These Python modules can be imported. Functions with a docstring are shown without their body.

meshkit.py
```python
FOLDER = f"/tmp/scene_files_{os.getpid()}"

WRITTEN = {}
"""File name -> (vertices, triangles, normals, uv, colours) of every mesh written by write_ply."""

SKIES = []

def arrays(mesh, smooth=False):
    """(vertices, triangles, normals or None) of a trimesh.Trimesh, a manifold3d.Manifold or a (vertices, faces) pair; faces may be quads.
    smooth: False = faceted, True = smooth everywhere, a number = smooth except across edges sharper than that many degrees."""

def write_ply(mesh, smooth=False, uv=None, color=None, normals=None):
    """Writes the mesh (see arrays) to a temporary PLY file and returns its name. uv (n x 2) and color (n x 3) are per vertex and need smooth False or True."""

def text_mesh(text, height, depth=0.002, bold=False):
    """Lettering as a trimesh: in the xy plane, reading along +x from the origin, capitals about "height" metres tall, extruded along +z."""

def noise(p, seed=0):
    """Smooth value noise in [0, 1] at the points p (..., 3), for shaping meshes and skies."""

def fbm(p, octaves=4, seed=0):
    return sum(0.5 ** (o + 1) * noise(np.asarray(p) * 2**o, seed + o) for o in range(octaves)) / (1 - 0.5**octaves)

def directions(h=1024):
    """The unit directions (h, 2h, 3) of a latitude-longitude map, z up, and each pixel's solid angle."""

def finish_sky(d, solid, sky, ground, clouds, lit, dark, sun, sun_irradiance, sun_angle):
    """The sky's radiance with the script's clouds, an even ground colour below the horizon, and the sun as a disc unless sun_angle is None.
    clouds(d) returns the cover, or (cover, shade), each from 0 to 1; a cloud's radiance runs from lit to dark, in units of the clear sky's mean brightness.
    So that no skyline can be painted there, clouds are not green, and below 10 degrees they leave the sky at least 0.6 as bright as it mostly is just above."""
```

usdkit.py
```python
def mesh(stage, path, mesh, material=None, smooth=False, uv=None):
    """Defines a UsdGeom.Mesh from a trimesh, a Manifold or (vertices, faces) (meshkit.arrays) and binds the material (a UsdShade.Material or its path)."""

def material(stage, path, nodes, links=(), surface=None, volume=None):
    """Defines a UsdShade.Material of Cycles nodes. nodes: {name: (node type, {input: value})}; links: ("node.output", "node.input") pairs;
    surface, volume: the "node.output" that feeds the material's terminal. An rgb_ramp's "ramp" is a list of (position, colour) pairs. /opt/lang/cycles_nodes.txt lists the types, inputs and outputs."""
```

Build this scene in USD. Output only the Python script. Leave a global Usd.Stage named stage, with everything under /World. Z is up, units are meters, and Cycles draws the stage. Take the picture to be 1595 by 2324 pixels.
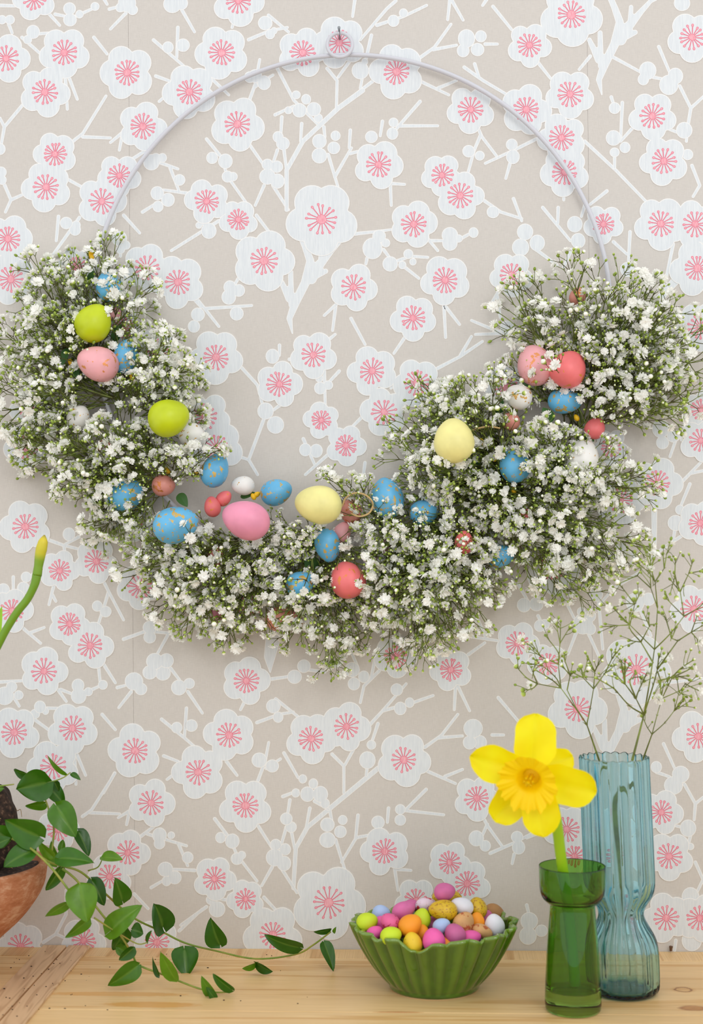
import math, random
import numpy as np, trimesh, manifold3d, shapely
from shapely.geometry import Polygon, LineString, Point
from shapely.ops import unary_union
from pxr import Usd, UsdGeom, UsdLux, UsdShade, Gf, Sdf, Vt
import usdkit, meshkit

stage = Usd.Stage.CreateInMemory()
UsdGeom.SetStageUpAxis(stage, UsdGeom.Tokens.z)
UsdGeom.SetStageMetersPerUnit(stage, 1.0)
stage.SetDefaultPrim(UsdGeom.Xform.Define(stage, '/World').GetPrim())

# ------------------------------------------------------------------ camera
W, HT, F = 1595, 2324, 3228.0            # photograph in pixels, focal length in pixels (50 mm)
ROW0 = 1250.0                            # pixel row of the horizon
D, H = 1.64, 0.46                        # camera to wall, camera above the table top (table top is z = 0)
YAW, ROLL = math.radians(3.0), 0.0077
EYE = np.array([0.0, -D, H])
FWD = np.array([-math.sin(YAW), math.cos(YAW), 0.0])
_r0, _up = np.array([math.cos(YAW), math.sin(YAW), 0.0]), np.array([0, 0, 1.0])
RIGHT = _r0 * math.cos(ROLL) - _up * math.sin(ROLL)
UP = _up * math.cos(ROLL) + _r0 * math.sin(ROLL)
cam = UsdGeom.Camera.Define(stage, '/World/Camera')
cam.CreateFocalLengthAttr(50.0)
cam.CreateHorizontalApertureAttr(50.0 * W / F)
cam.CreateVerticalApertureAttr(50.0 * HT / F)
cam.CreateVerticalApertureOffsetAttr((ROW0 - HT / 2) * 50.0 / F)
cam.CreateClippingRangeAttr(Gf.Vec2f(0.05, 50))
cam.CreateFStopAttr(4.0)
cam.CreateFocusDistanceAttr(1.59)
cam.CreateExposureAttr(-0.33)
_m = Gf.Matrix4d(*RIGHT, 0, *UP, 0, *(-FWD), 0, *EYE, 1)
cam.AddTransformOp().Set(_m)

# ------------------------------------------------------------------ light: soft room light and two windows behind the camera
SKY, WIN_R, WIN_L = 0.44, 56.0, 17.0
dome = UsdLux.DomeLight.Define(stage, '/World/RoomLight')
dome.CreateIntensityAttr(SKY); dome.CreateColorAttr(Gf.Vec3f(1.0, 1.0, 1.0))
def rect_light(name, pos, target, w, h, power, color):
    l = UsdLux.RectLight.Define(stage, '/World/' + name)
    l.CreateWidthAttr(w); l.CreateHeightAttr(h); l.CreateIntensityAttr(power); l.CreateColorAttr(Gf.Vec3f(*color))
    p, t = np.array(pos, float), np.array(target, float)
    z = p - t; z /= np.linalg.norm(z); x = np.cross([0, 0, 1], z); x /= np.linalg.norm(x); y = np.cross(z, x)
    l.AddTransformOp().Set(Gf.Matrix4d(*x, 0, *y, 0, *z, 0, *p, 1))
rect_light('WindowLightRight', (1.05, -2.9, 1.85), (0, 0, 0.35), 1.0, 1.2, WIN_R / 10, (1.0, 0.985, 0.96))
rect_light('WindowLightLeft', (-1.7, -2.9, 1.5), (0, 0, 0.35), 0.9, 1.3, WIN_L / 10, (0.97, 0.985, 1.0))

# ------------------------------------------------------------------ helpers
def ray(px, py): return FWD + RIGHT * (px - W / 2) / F + UP * (ROW0 - py) / F
def at(px, py, y):
    """the point seen at a pixel that lies at distance -y in front of the wall"""
    d = ray(px, py); return EYE + d * ((y - EYE[1]) / d[1])
def on_table(px, py):
    d = ray(px, py); return EYE + d * ((0 - EYE[2]) / d[2])
def scale_at(y): return (D + y) / F          # metres per pixel at that distance
PX0 = scale_at(0)

_used = {}
def numbered(parent, name):
    k = parent + '/' + name; n = _used.get(k, -1) + 1; _used[k] = n
    return name if n == 0 else f'{name}_{n:03d}'
def tag(o, label=None, cat=None, group=None, kind=None):
    p = o.GetPrim() if hasattr(o, 'GetPrim') else o
    for k, v in (('label', label), ('category', cat), ('group', group), ('kind', kind)):
        if v: p.SetCustomDataByKey(k, v)
    return p
def path_of(parent): return '/World' if parent is None else str(parent.GetPath())
def thing(name, label, cat, loc=None, group=None, kind=None):
    x = UsdGeom.Xform.Define(stage, '/World/' + numbered('/World', name))
    if loc is not None: x.AddTranslateOp().Set(Gf.Vec3d(*map(float, loc)))
    return tag(x, label, cat, group, kind)
def obj(name, mesh, mat, parent=None, smooth=False, attr=None, label=None, cat=None, group=None, kind=None):
    pp = path_of(parent)
    p = pp + '/' + numbered(pp, name)
    m = usdkit.mesh(stage, p, mesh, mat, smooth)
    if attr is not None:
        for k, v in attr.items():
            UsdGeom.PrimvarsAPI(m).CreatePrimvar(k, Sdf.ValueTypeNames.FloatArray, 'vertex').Set(Vt.FloatArray.FromNumpy(np.asarray(v, np.float32)))
    return tag(m, label, cat, group, kind)

class MB:
    """collects vertices, faces and a per-vertex value"""
    def __init__(s): s.v, s.f, s.a, s.n = [], [], [], 0
    def add(s, v, f, a=0.0):
        v = np.asarray(v, float); f = np.asarray(f, int)
        if f.shape[1] == 4: f = np.vstack([f[:, [0, 1, 2]], f[:, [0, 2, 3]]])
        s.v.append(v); s.f.append(f + s.n); s.a.append(np.broadcast_to(np.asarray(a, float), (len(v),))); s.n += len(v)
        return s
    def get(s): return np.vstack(s.v), np.vstack(s.f)
    def attr(s): return np.concatenate(s.a)

def unit(v): v = np.asarray(v, float); return v / (np.linalg.norm(v) + 1e-12)
def frame(d):
    d = unit(d); a = np.cross(d, [0, 0, 1.0] if abs(d[2]) < 0.9 else [1.0, 0, 0]); a = unit(a)
    return a, np.cross(d, a), d
def tube(points, radii, sides=6, caps=True):
    p = np.asarray(points, float); n = len(p); r = np.broadcast_to(radii, (n,))
    t = np.gradient(p, axis=0); t /= np.linalg.norm(t, axis=1, keepdims=True) + 1e-12
    a = np.zeros_like(p); a[0] = frame(t[0])[0]
    for i in range(1, n):
        x = a[i - 1] - t[i] * np.dot(a[i - 1], t[i]); a[i] = unit(x)
    b = np.cross(t, a); ang = np.arange(sides) * 2 * np.pi / sides
    v = (p[:, None] + r[:, None, None] * (np.cos(ang)[None, :, None] * a[:, None] + np.sin(ang)[None, :, None] * b[:, None])).reshape(-1, 3)
    i, j = np.meshgrid(np.arange(n - 1), np.arange(sides), indexing='ij'); j2 = (j + 1) % sides
    q = np.stack([i * sides + j, i * sides + j2, (i + 1) * sides + j2, (i + 1) * sides + j], -1).reshape(-1, 4)
    f = np.vstack([q[:, [0, 1, 2]], q[:, [0, 2, 3]]])
    if caps:
        v = np.vstack([v, p[0], p[-1]]); k = np.arange(sides); k2 = (k + 1) % sides
        f = np.vstack([f, np.stack([np.full(sides, n * sides), k2, k], 1), np.stack([np.full(sides, n * sides + 1), (n - 1) * sides + k, (n - 1) * sides + k2], 1)])
    return v, f
def smooth_path(pts, k=6):
    """Catmull-Rom through the points"""
    p = np.asarray(pts, float); p = np.vstack([2 * p[0] - p[1], p, 2 * p[-1] - p[-2]]); out = []
    for i in range(1, len(p) - 2):
        for s in np.linspace(0, 1, k, endpoint=False):
            a, b, c, d = p[i - 1], p[i], p[i + 1], p[i + 2]
            out.append(.5 * (2 * b + (c - a) * s + (2 * a - 5 * b + 4 * c - d) * s * s + (3 * b - a - 3 * c + d) * s ** 3))
    out.append(p[-2]); return np.array(out)
def grid_faces(nu, nv, wrap=False):
    i, j = np.meshgrid(np.arange(nu - 1), np.arange(nv if wrap else nv - 1), indexing='ij'); j2 = (j + 1) % nv
    return np.stack([i * nv + j, i * nv + j2, (i + 1) * nv + j2, (i + 1) * nv + j], -1).reshape(-1, 4)
def lathe(profile, n=64, radius_fn=None):
    """closed or open profile [(r, z)] turned about z; radius_fn(angle, r, z) -> r"""
    pr = np.asarray(profile, float); th = np.arange(n) * 2 * np.pi / n
    R = np.repeat(pr[:, :1], n, 1); Z = np.repeat(pr[:, 1:], n, 1)
    if radius_fn is not None: R, Z = radius_fn(th[None, :], R, Z)
    v = np.stack([R * np.cos(th), R * np.sin(th), Z], -1).reshape(-1, 3)
    f = grid_faces(len(pr), n, True)
    return v, f
def box(x0, x1, y0, y1, z0, z1, ch=0.0):
    if ch <= 0: m = trimesh.creation.box((x1 - x0, y1 - y0, z1 - z0)); m.apply_translation(((x0 + x1) / 2, (y0 + y1) / 2, (z0 + z1) / 2)); return m
    pts = []
    for sx in (0, 1):
        for sy in (0, 1):
            for sz in (0, 1):
                c = np.array([(x0, x1)[sx], (y0, y1)[sy], (z0, z1)[sz]]); s = np.array([1 - 2 * sx, 1 - 2 * sy, 1 - 2 * sz])
                for k in range(3):
                    o = np.ones(3) * ch; o[k] = 0; pts.append(c + s * o)
    return trimesh.convex.convex_hull(np.array(pts))

# ------------------------------------------------------------------ materials
def L(c):   # sRGB 0-255 -> linear
    c = np.asarray(c, float) / 255; return tuple(np.where(c <= 0.04045, c / 12.92, ((c + 0.055) / 1.055) ** 2.4))
def mat(name, nodes, links=(), surface='p.BSDF', volume=None): return usdkit.material(stage, '/World/Looks/' + name, nodes, links, surface, volume)
def plain(name, c, rough=0.5, **kw): return mat(name, {'p': ('principled_bsdf', {'base_color': L(c), 'roughness': rough, **kw})})
def thin_leaf(name, nodes, links, color_out, rough=0.45, tr=0.35, spec=0.5, normal=None, trans_gain=(1, 1, 1)):
    n = dict(nodes); n['p'] = ('principled_bsdf', {'roughness': rough, 'specular_ior_level': spec})
    n['tg'] = ('mix_color', {'blend_type': 'multiply', 'fac': 1.0, 'b': trans_gain}); n['t'] = ('translucent_bsdf', {}); n['mx'] = ('mix_closure', {'fac': tr})
    l = list(links) + [(color_out, 'p.base_color'), (color_out, 'tg.a'), ('tg.result', 't.color'), ('p.BSDF', 'mx.closure1'), ('t.BSDF', 'mx.closure2')]
    if normal: l.append((normal, 'p.normal'))
    return mat(name, n, l, 'mx.closure')
P = {'pos': ('geometry', {})}
def noise_map(scale, loc=(0, 0, 0)): return ('mapping', {'scale': scale, 'location': loc})

M = {}
M['wall'] = mat('wallpaper_ground', {**P, 'm': noise_map((1500, 1500, 120)), 'n': ('noise_texture', {'scale': 1.0, 'detail': 2}), 'm2': noise_map((160, 160, 1400)), 'n2': ('noise_texture', {'scale': 1.0, 'detail': 2}),
    'ad': ('math', {'math_type': 'add'}), 'r': ('rgb_ramp', {'ramp': [(0.3, L((198, 193, 187))), (0.7, L((210, 205, 199)))]}), 'h': ('math', {'math_type': 'multiply', 'value2': 0.5}), 'b': ('bump', {'strength': 0.12, 'distance': 0.0005}), 'p': ('principled_bsdf', {'roughness': 0.55, 'specular_ior_level': 0.3})},
    [('pos.position', 'm.vector'), ('m.vector', 'n.vector'), ('pos.position', 'm2.vector'), ('m2.vector', 'n2.vector'), ('n.fac', 'ad.value1'), ('n2.fac', 'ad.value2'), ('ad.value', 'h.value1'), ('h.value', 'r.fac'), ('r.color', 'p.base_color'), ('h.value', 'b.height'), ('b.normal', 'p.normal')])
M['print'] = mat('wallpaper_print_white', {**P, 'm': noise_map((900, 900, 70)), 'n': ('noise_texture', {'scale': 1.0, 'detail': 3}), 'r': ('rgb_ramp', {'ramp': [(0.3, L((213, 219, 224))), (0.7, L((225, 230, 233)))]}),
    'at': ('attribute', {'attribute': 'rim'}), 'mx': ('mix', {'color2': L((236, 236, 235))}), 'b': ('bump', {'strength': 0.25, 'distance': 0.0005}), 'p': ('principled_bsdf', {'roughness': 0.5, 'specular_ior_level': 0.35})},
    [('pos.position', 'm.vector'), ('m.vector', 'n.vector'), ('n.fac', 'r.fac'), ('r.color', 'mx.color1'), ('at.fac', 'mx.fac'), ('mx.color', 'p.base_color'), ('n.fac', 'b.height'), ('b.normal', 'p.normal')])
M['stamen'] = mat('wallpaper_print_pink', {**P, 'm': noise_map((1400, 1400, 200)), 'n': ('noise_texture', {'scale': 1.0, 'detail': 2}), 'r': ('rgb_ramp', {'ramp': [(0.35, L((232, 146, 162))), (0.65, L((242, 184, 194)))]}),
    'at': ('attribute', {'attribute': 'rim'}), 'mx': ('mix', {'color2': L((226, 126, 146))}), 'p': ('principled_bsdf', {'roughness': 0.5, 'specular_ior_level': 0.35})},
    [('pos.position', 'm.vector'), ('m.vector', 'n.vector'), ('n.fac', 'r.fac'), ('r.color', 'mx.color1'), ('at.fac', 'mx.fac'), ('mx.color', 'p.base_color')])
M['hoop'] = plain('white_painted_wire', (204, 205, 213), 0.35)
M['steel'] = plain('galvanised_steel', (150, 155, 158), 0.35, metallic=0.9)
M['floor'] = plain('dark_floorboards', (140, 110, 80), 0.5)
M['twine'] = plain('jute_twine', (205, 175, 120), 0.8)

def pine(name, axis, light, dark, edge):
    sx = (1.2, 26, 26) if axis == 'x' else (26, 1.2, 26)
    fx = (14, 900, 900) if axis == 'x' else (900, 14, 900)
    nodes = {**P, 'm': noise_map(sx), 'n': ('noise_texture', {'scale': 1.0, 'detail': 3, 'distortion': 0.6}), 'k': ('math', {'math_type': 'multiply', 'value2': 19.0}), 's': ('math', {'math_type': 'sine'}), 'mr': ('map_range', {'from_min': -1, 'from_max': 1}),
        'm2': noise_map(fx), 'n2': ('noise_texture', {'scale': 1.0, 'detail': 2}), 'm3': noise_map((3, 14, 14)), 'n3': ('noise_texture', {'scale': 1.0, 'detail': 2}),
        'r': ('rgb_ramp', {'ramp': [(0.0, L(light)), (0.75, L(light)), (1.0, L(dark))]}), 'r3': ('rgb_ramp', {'ramp': [(0.3, (0.86, 0.82, 0.76)), (0.65, (1.0, 1.0, 1.0))]}),
        'mu': ('mix', {'mix_type': 'multiply', 'fac': 1.0}), 'r2': ('rgb_ramp', {'ramp': [(0.28, (0.84, 0.8, 0.74)), (0.55, (1, 1, 1))]}), 'mu2': ('mix', {'mix_type': 'multiply', 'fac': 1.0}),
        'b': ('bump', {'strength': 0.15, 'distance': 0.0005}), 'p': ('principled_bsdf', {'roughness': 0.42, 'specular_ior_level': 0.4})}
    links = [('pos.position', 'm.vector'), ('m.vector', 'n.vector'), ('n.fac', 'k.value1'), ('k.value', 's.value1'), ('s.value', 'mr.value'), ('mr.result', 'r.fac'), ('pos.position', 'm2.vector'), ('m2.vector', 'n2.vector'), ('n2.fac', 'r2.fac'),
        ('pos.position', 'm3.vector'), ('m3.vector', 'n3.vector'), ('n3.fac', 'r3.fac'), ('r.color', 'mu.color1'), ('r3.color', 'mu.color2'), ('mu.color', 'mu2.color1'), ('r2.color', 'mu2.color2'), ('n2.fac', 'b.height'), ('b.normal', 'p.normal')]
    last = 'mu2.color'
    def spot(tagname, c, sx_, sy_, stops, amount):
        """a mark on the wood with a shape of its own: knots, oil stains"""
        nonlocal last
        nodes.update({f'v{tagname}': ('mapping', {'location': (-c[0] / sx_, -c[1] / sy_, 0), 'scale': (1 / sx_, 1 / sy_, 0)}), f'w{tagname}': ('noise_texture', {'scale': 140.0, 'detail': 2}), f'd{tagname}': ('vector_math', {'math_type': 'length'}),
            f'q{tagname}': ('math', {'math_type': 'multiply_add', 'value2': 0.45}), f'g{tagname}': ('rgb_ramp', {'ramp': stops}), f'x{tagname}': ('mix', {'mix_type': 'multiply', 'fac': amount})})
        links.extend([('pos.position', f'v{tagname}.vector'), ('pos.position', f'w{tagname}.vector'), (f'v{tagname}.vector', f'd{tagname}.vector1'), (f'w{tagname}.fac', f'q{tagname}.value1'), (f'd{tagname}.value', f'q{tagname}.value3'),
            (f'q{tagname}.value', f'h{tagname}.value1'), (f'h{tagname}.value', f'g{tagname}.fac'), (last, f'x{tagname}.color1'), (f'g{tagname}.color', f'x{tagname}.color2')])
        nodes[f'h{tagname}'] = ('math', {'math_type': 'multiply', 'value2': 0.5})
        last = f'x{tagname}.color'
    if axis == 'x':
        one = (1, 1, 1); kn = (0.42, 0.28, 0.18)
        ring = [(0.0, (0.93, 0.86, 0.76)), (0.50, (0.9, 0.82, 0.7)), (0.58, kn), (0.63, kn), (0.70, (0.9, 0.82, 0.72)), (0.95, one)]
        k = on_table(1550, 2246); spot('ka', k, 0.0085, 0.0075, ring, 1.0)
        k = on_table(1573, 2288); spot('kb', k, 0.011, 0.006, [(0.0, (0.55, 0.4, 0.28)), (0.45, (0.7, 0.52, 0.36)), (0.62, (0.5, 0.33, 0.22)), (0.9, one)], 1.0)
        st = [(0.0, (0.93, 0.76, 0.5)), (0.52, (0.9, 0.72, 0.46)), (0.66, one)]
        k = on_table(265, 2256); spot('sa', k, 0.075, 0.0075, st, 0.9)
        k = on_table(345, 2280); spot('sb', k, 0.05, 0.0095, st, 1.0)
        k = on_table(905, 2297); spot('kc', k, 0.02, 0.002, [(0.0, (0.7, 0.5, 0.4)), (0.6, (0.75, 0.58, 0.45)), (0.8, one)], 1.0)
    links.append((last, 'p.base_color'))
    return mat(name, nodes, links)
M['pine'] = pine('pine_tabletop', 'x', (238, 203, 148), (222, 178, 116), None)
M['pine_strip'] = pine('pine_back_strip', 'X', (234, 198, 144), (212, 168, 112), None)
M['batten'] = mat('pine_batten', {**P, 'm': noise_map((26, 2.2, 26)), 'w': ('noise_texture', {'scale': 1.0, 'detail': 2, 'distortion': 1.2}), 'k': ('math', {'math_type': 'multiply', 'value2': 60.0}), 's': ('math', {'math_type': 'sine'}), 'mr': ('map_range', {'from_min': -1, 'from_max': 1}),
    'r': ('rgb_ramp', {'ramp': [(0.0, L((216, 180, 140))), (0.6, L((210, 174, 134))), (1.0, L((192, 154, 116)))]}), 'p': ('principled_bsdf', {'roughness': 0.5})},
    [('pos.position', 'm.vector'), ('m.vector', 'w.vector'), ('w.fac', 'k.value1'), ('k.value', 's.value1'), ('s.value', 'mr.value'), ('mr.result', 'r.fac'), ('r.color', 'p.base_color')])
M['terracotta'] = mat('terracotta', {**P, 'm': noise_map((45, 45, 110)), 'n': ('noise_texture', {'scale': 1.0, 'detail': 8, 'roughness': 0.75}), 'r': ('rgb_ramp', {'ramp': [(0.32, L((156, 96, 64))), (0.5, L((178, 118, 84))), (0.68, L((206, 164, 134)))]}),
    'b': ('bump', {'strength': 0.3, 'distance': 0.001}), 'p': ('principled_bsdf', {'roughness': 0.85, 'specular_ior_level': 0.2})},
    [('pos.position', 'm.vector'), ('m.vector', 'n.vector'), ('n.fac', 'r.fac'), ('r.color', 'p.base_color'), ('n.fac', 'b.height'), ('b.normal', 'p.normal')])
M['soil'] = mat('potting_soil', {**P, 'n': ('noise_texture', {'scale': 260.0, 'detail': 4}), 'r': ('rgb_ramp', {'ramp': [(0.35, L((30, 20, 15))), (0.6, L((62, 44, 34))), (0.75, L((120, 92, 74)))]}), 'p': ('principled_bsdf', {'roughness': 0.95})},
    [('pos.position', 'n.vector'), ('n.fac', 'r.fac'), ('r.color', 'p.base_color')])
M['root'] = plain('pale_roots', (186, 154, 112), 0.8)

# gypsophila
M['gyp_stem'] = mat('sprig_stem_green', {**P, 'n': ('noise_texture', {'scale': 90.0, 'detail': 1}), 'r': ('rgb_ramp', {'ramp': [(0.38, L((76, 74, 30))), (0.62, L((116, 134, 50)))]}), 'p': ('principled_bsdf', {'roughness': 0.5})}, [('pos.position', 'n.vector'), ('n.fac', 'r.fac'), ('r.color', 'p.base_color')])
M['fresh_stem'] = mat('fresh_sprig_stem_green', {**P, 'n': ('noise_texture', {'scale': 60.0, 'detail': 1}), 'r': ('rgb_ramp', {'ramp': [(0.38, L((96, 104, 38))), (0.62, L((132, 148, 56)))]}), 'p': ('principled_bsdf', {'roughness': 0.5})}, [('pos.position', 'n.vector'), ('n.fac', 'r.fac'), ('r.color', 'p.base_color')])
M['gyp_petal'] = thin_leaf('white_petals', {'c': ('color', {'value': L((254, 254, 250))})}, [], 'c.color', rough=0.6, tr=0.3, spec=0.25)
M['gyp_bud'] = mat('sprig_bud', {'at': ('attribute', {'attribute': 'rim'}), 'r': ('rgb_ramp', {'ramp': [(0.0, L((132, 156, 52))), (0.45, L((184, 204, 96))), (0.75, L((226, 232, 176))), (1.0, L((250, 250, 240)))]}), 'p': ('principled_bsdf', {'roughness': 0.5})}, [('at.fac', 'r.fac'), ('r.color', 'p.base_color')])

# eggs: one painted look per colour, gold flecks from noise
def egg_mat(name, base, fleck=None, amount=0.62, scale=90.0, rough=0.4, mottle=0.06, metal=0.7):
    b = np.array(L(base)); nodes = {**P, 'n': ('noise_texture', {'scale': 45.0, 'detail': 3}), 'r': ('rgb_ramp', {'ramp': [(0.3, tuple(b * (1 - mottle * 2))), (0.7, tuple(np.minimum(b * (1 + mottle), 1)))]}), 'p': ('principled_bsdf', {'roughness': rough})}
    links = [('pos.position', 'n.vector'), ('n.fac', 'r.fac')]
    if fleck is None: links.append(('r.color', 'p.base_color'))
    else:
        nodes.update({'f': ('noise_texture', {'scale': scale, 'detail': 4, 'roughness': 0.6}), 'fr': ('rgb_ramp', {'ramp': [(amount, (0, 0, 0)), (amount + 0.025, (1, 1, 1))]}), 'mx': ('mix', {'color2': L(fleck)}), 'me': ('math', {'math_type': 'multiply', 'value2': metal})})
        links += [('pos.position', 'f.vector'), ('f.fac', 'fr.fac'), ('fr.color', 'mx.fac'), ('r.color', 'mx.color1'), ('mx.color', 'p.base_color'), ('fr.color', 'me.value1'), ('me.value', 'p.metallic')]
    return mat(name, nodes, links)
GOLD = (205, 172, 96)
M['e_blue'] = egg_mat('egg_blue_gilded', (98, 178, 222), GOLD, 0.57, 165, metal=.45)
M['e_lime'] = egg_mat('egg_lime', (192, 208, 6), (90, 100, 10), 0.74, 260, metal=0)
M['e_pink'] = egg_mat('egg_pale_pink_gilded', (238, 172, 178), (226, 150, 92), 0.61, 110, metal=.4)
M['e_rose'] = egg_mat('egg_rose_plain', (236, 150, 178), (110, 50, 70), 0.76, 230, metal=0)
M['e_yellow'] = egg_mat('egg_pale_yellow', (240, 232, 152), (150, 130, 60), 0.755, 300, metal=0)
M['e_white'] = egg_mat('egg_white_gilded', (238, 236, 232), (214, 170, 92), 0.61, 150, metal=.4)
M['e_coral'] = egg_mat('egg_coral_gilded', (240, 118, 120), (230, 140, 70), 0.61, 110, metal=.4)
M['e_salmon'] = egg_mat('egg_salmon_gilded', (222, 146, 132), (206, 130, 74), 0.56, 110)
# chocolate candies
M['c_lime'] = egg_mat('candy_lime', (198, 222, 40), rough=0.6)
M['c_mauve'] = egg_mat('candy_mauve', (206, 104, 158), rough=0.6, mottle=0.12)
M['c_pink'] = egg_mat('candy_hot_pink', (236, 96, 172), rough=0.6)
M['c_spotpink'] = egg_mat('candy_pink_spotted', (226, 96, 152), (170, 40, 70), 0.58, 170, 0.5, metal=0)
M['c_mustard'] = egg_mat('candy_mustard', (214, 176, 28), (168, 120, 30), 0.56, 420, 0.35, metal=0)
M['c_yellow'] = egg_mat('candy_yellow', (232, 196, 40), (176, 130, 60), 0.66, 300, 0.5, metal=0)
M['c_orange'] = egg_mat('candy_orange', (248, 156, 30), rough=0.55)
M['c_blue'] = egg_mat('candy_light_blue', (172, 196, 236), rough=0.6)
M['c_white'] = egg_mat('candy_white', (226, 226, 236), (190, 186, 200), 0.7, 300, 0.6, metal=0)
M['c_redspot'] = egg_mat('candy_white_red_spotted', (226, 206, 222), (196, 60, 72), 0.565, 130, 0.35, metal=0)
M['c_tan'] = egg_mat('candy_tan_spotted', (222, 170, 112), (176, 92, 52), 0.57, 150, 0.6, mottle=0.12, metal=0)
M['c_brown'] = egg_mat('candy_brown', (176, 128, 78), (140, 94, 54), 0.6, 200, 0.6, metal=0)

M['vine'] = thin_leaf('vine_leaf', {**P, 'oi': ('object_info', {}), 'r': ('rgb_ramp', {'ramp': [(0.0, L((34, 84, 8))), (0.5, L((60, 116, 12))), (1.0, L((108, 158, 30)))]}), 'n': ('noise_texture', {'scale': 120.0, 'detail': 2}), 'nr': ('rgb_ramp', {'ramp': [(0.3, (0.82, 0.82, 0.8)), (0.7, (1.0, 1.0, 1.0))]}), 'mu': ('mix', {'mix_type': 'multiply', 'fac': 1.0}),
    'at': ('attribute', {'attribute': 'rim'}), 'mv': ('mix', {'color2': L((150, 184, 84))}), 'b': ('bump', {'strength': 0.25, 'distance': 0.001})},
    [('oi.random', 'r.fac'), ('pos.position', 'n.vector'), ('n.fac', 'nr.fac'), ('r.color', 'mu.color1'), ('nr.color', 'mu.color2'), ('mu.color', 'mv.color1'), ('at.fac', 'mv.fac'), ('n.fac', 'b.height')], 'mv.color', rough=0.3, tr=0.3, normal='b.normal', trans_gain=(1.0, 1.0, 0.6))
M['vine_stem'] = mat('vine_stem', {**P, 'n': ('noise_texture', {'scale': 50.0, 'detail': 2}), 'r': ('rgb_ramp', {'ramp': [(0.4, L((112, 138, 44))), (0.62, L((150, 150, 62))), (0.75, L((160, 112, 56)))]}), 'p': ('principled_bsdf', {'roughness': 0.5})}, [('pos.position', 'n.vector'), ('n.fac', 'r.fac'), ('r.color', 'p.base_color')])
M['dark_leaf'] = thin_leaf('dark_leaf', {'c': ('color', {'value': L((62, 106, 48))})}, [], 'c.color', rough=0.45, tr=0.15)
M['yellow_bud'] = plain('yellow_bud', (240, 190, 20), 0.5)
M['daffodil'] = thin_leaf('daffodil_petal', {**P, 'n': ('noise_texture', {'scale': 60.0, 'detail': 2}), 'r': ('rgb_ramp', {'ramp': [(0.3, L((254, 236, 0))), (0.7, L((255, 246, 10)))]})}, [('pos.position', 'n.vector'), ('n.fac', 'r.fac')], 'r.color', rough=0.5, tr=0.3, spec=0.3)
M['corona'] = thin_leaf('daffodil_corona', {'c': ('color', {'value': L((255, 222, 4))})}, [], 'c.color', rough=0.5, tr=0.25, spec=0.3)
M['daff_stem'] = mat('daffodil_stem', {'c': ('color', {'value': L((150, 196, 30))}), 'p': ('principled_bsdf', {'roughness': 0.4})}, [('c.color', 'p.base_color')])
M['bud_green'] = mat('daffodil_bud', {'at': ('attribute', {'attribute': 'rim'}), 'r': ('rgb_ramp', {'ramp': [(0.0, L((88, 140, 30))), (0.6, L((126, 160, 30))), (0.8, L((196, 190, 40))), (0.93, L((214, 196, 50))), (1.0, L((140, 130, 50)))]}), 'p': ('principled_bsdf', {'roughness': 0.4})}, [('at.fac', 'r.fac'), ('r.color', 'p.base_color')])
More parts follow.
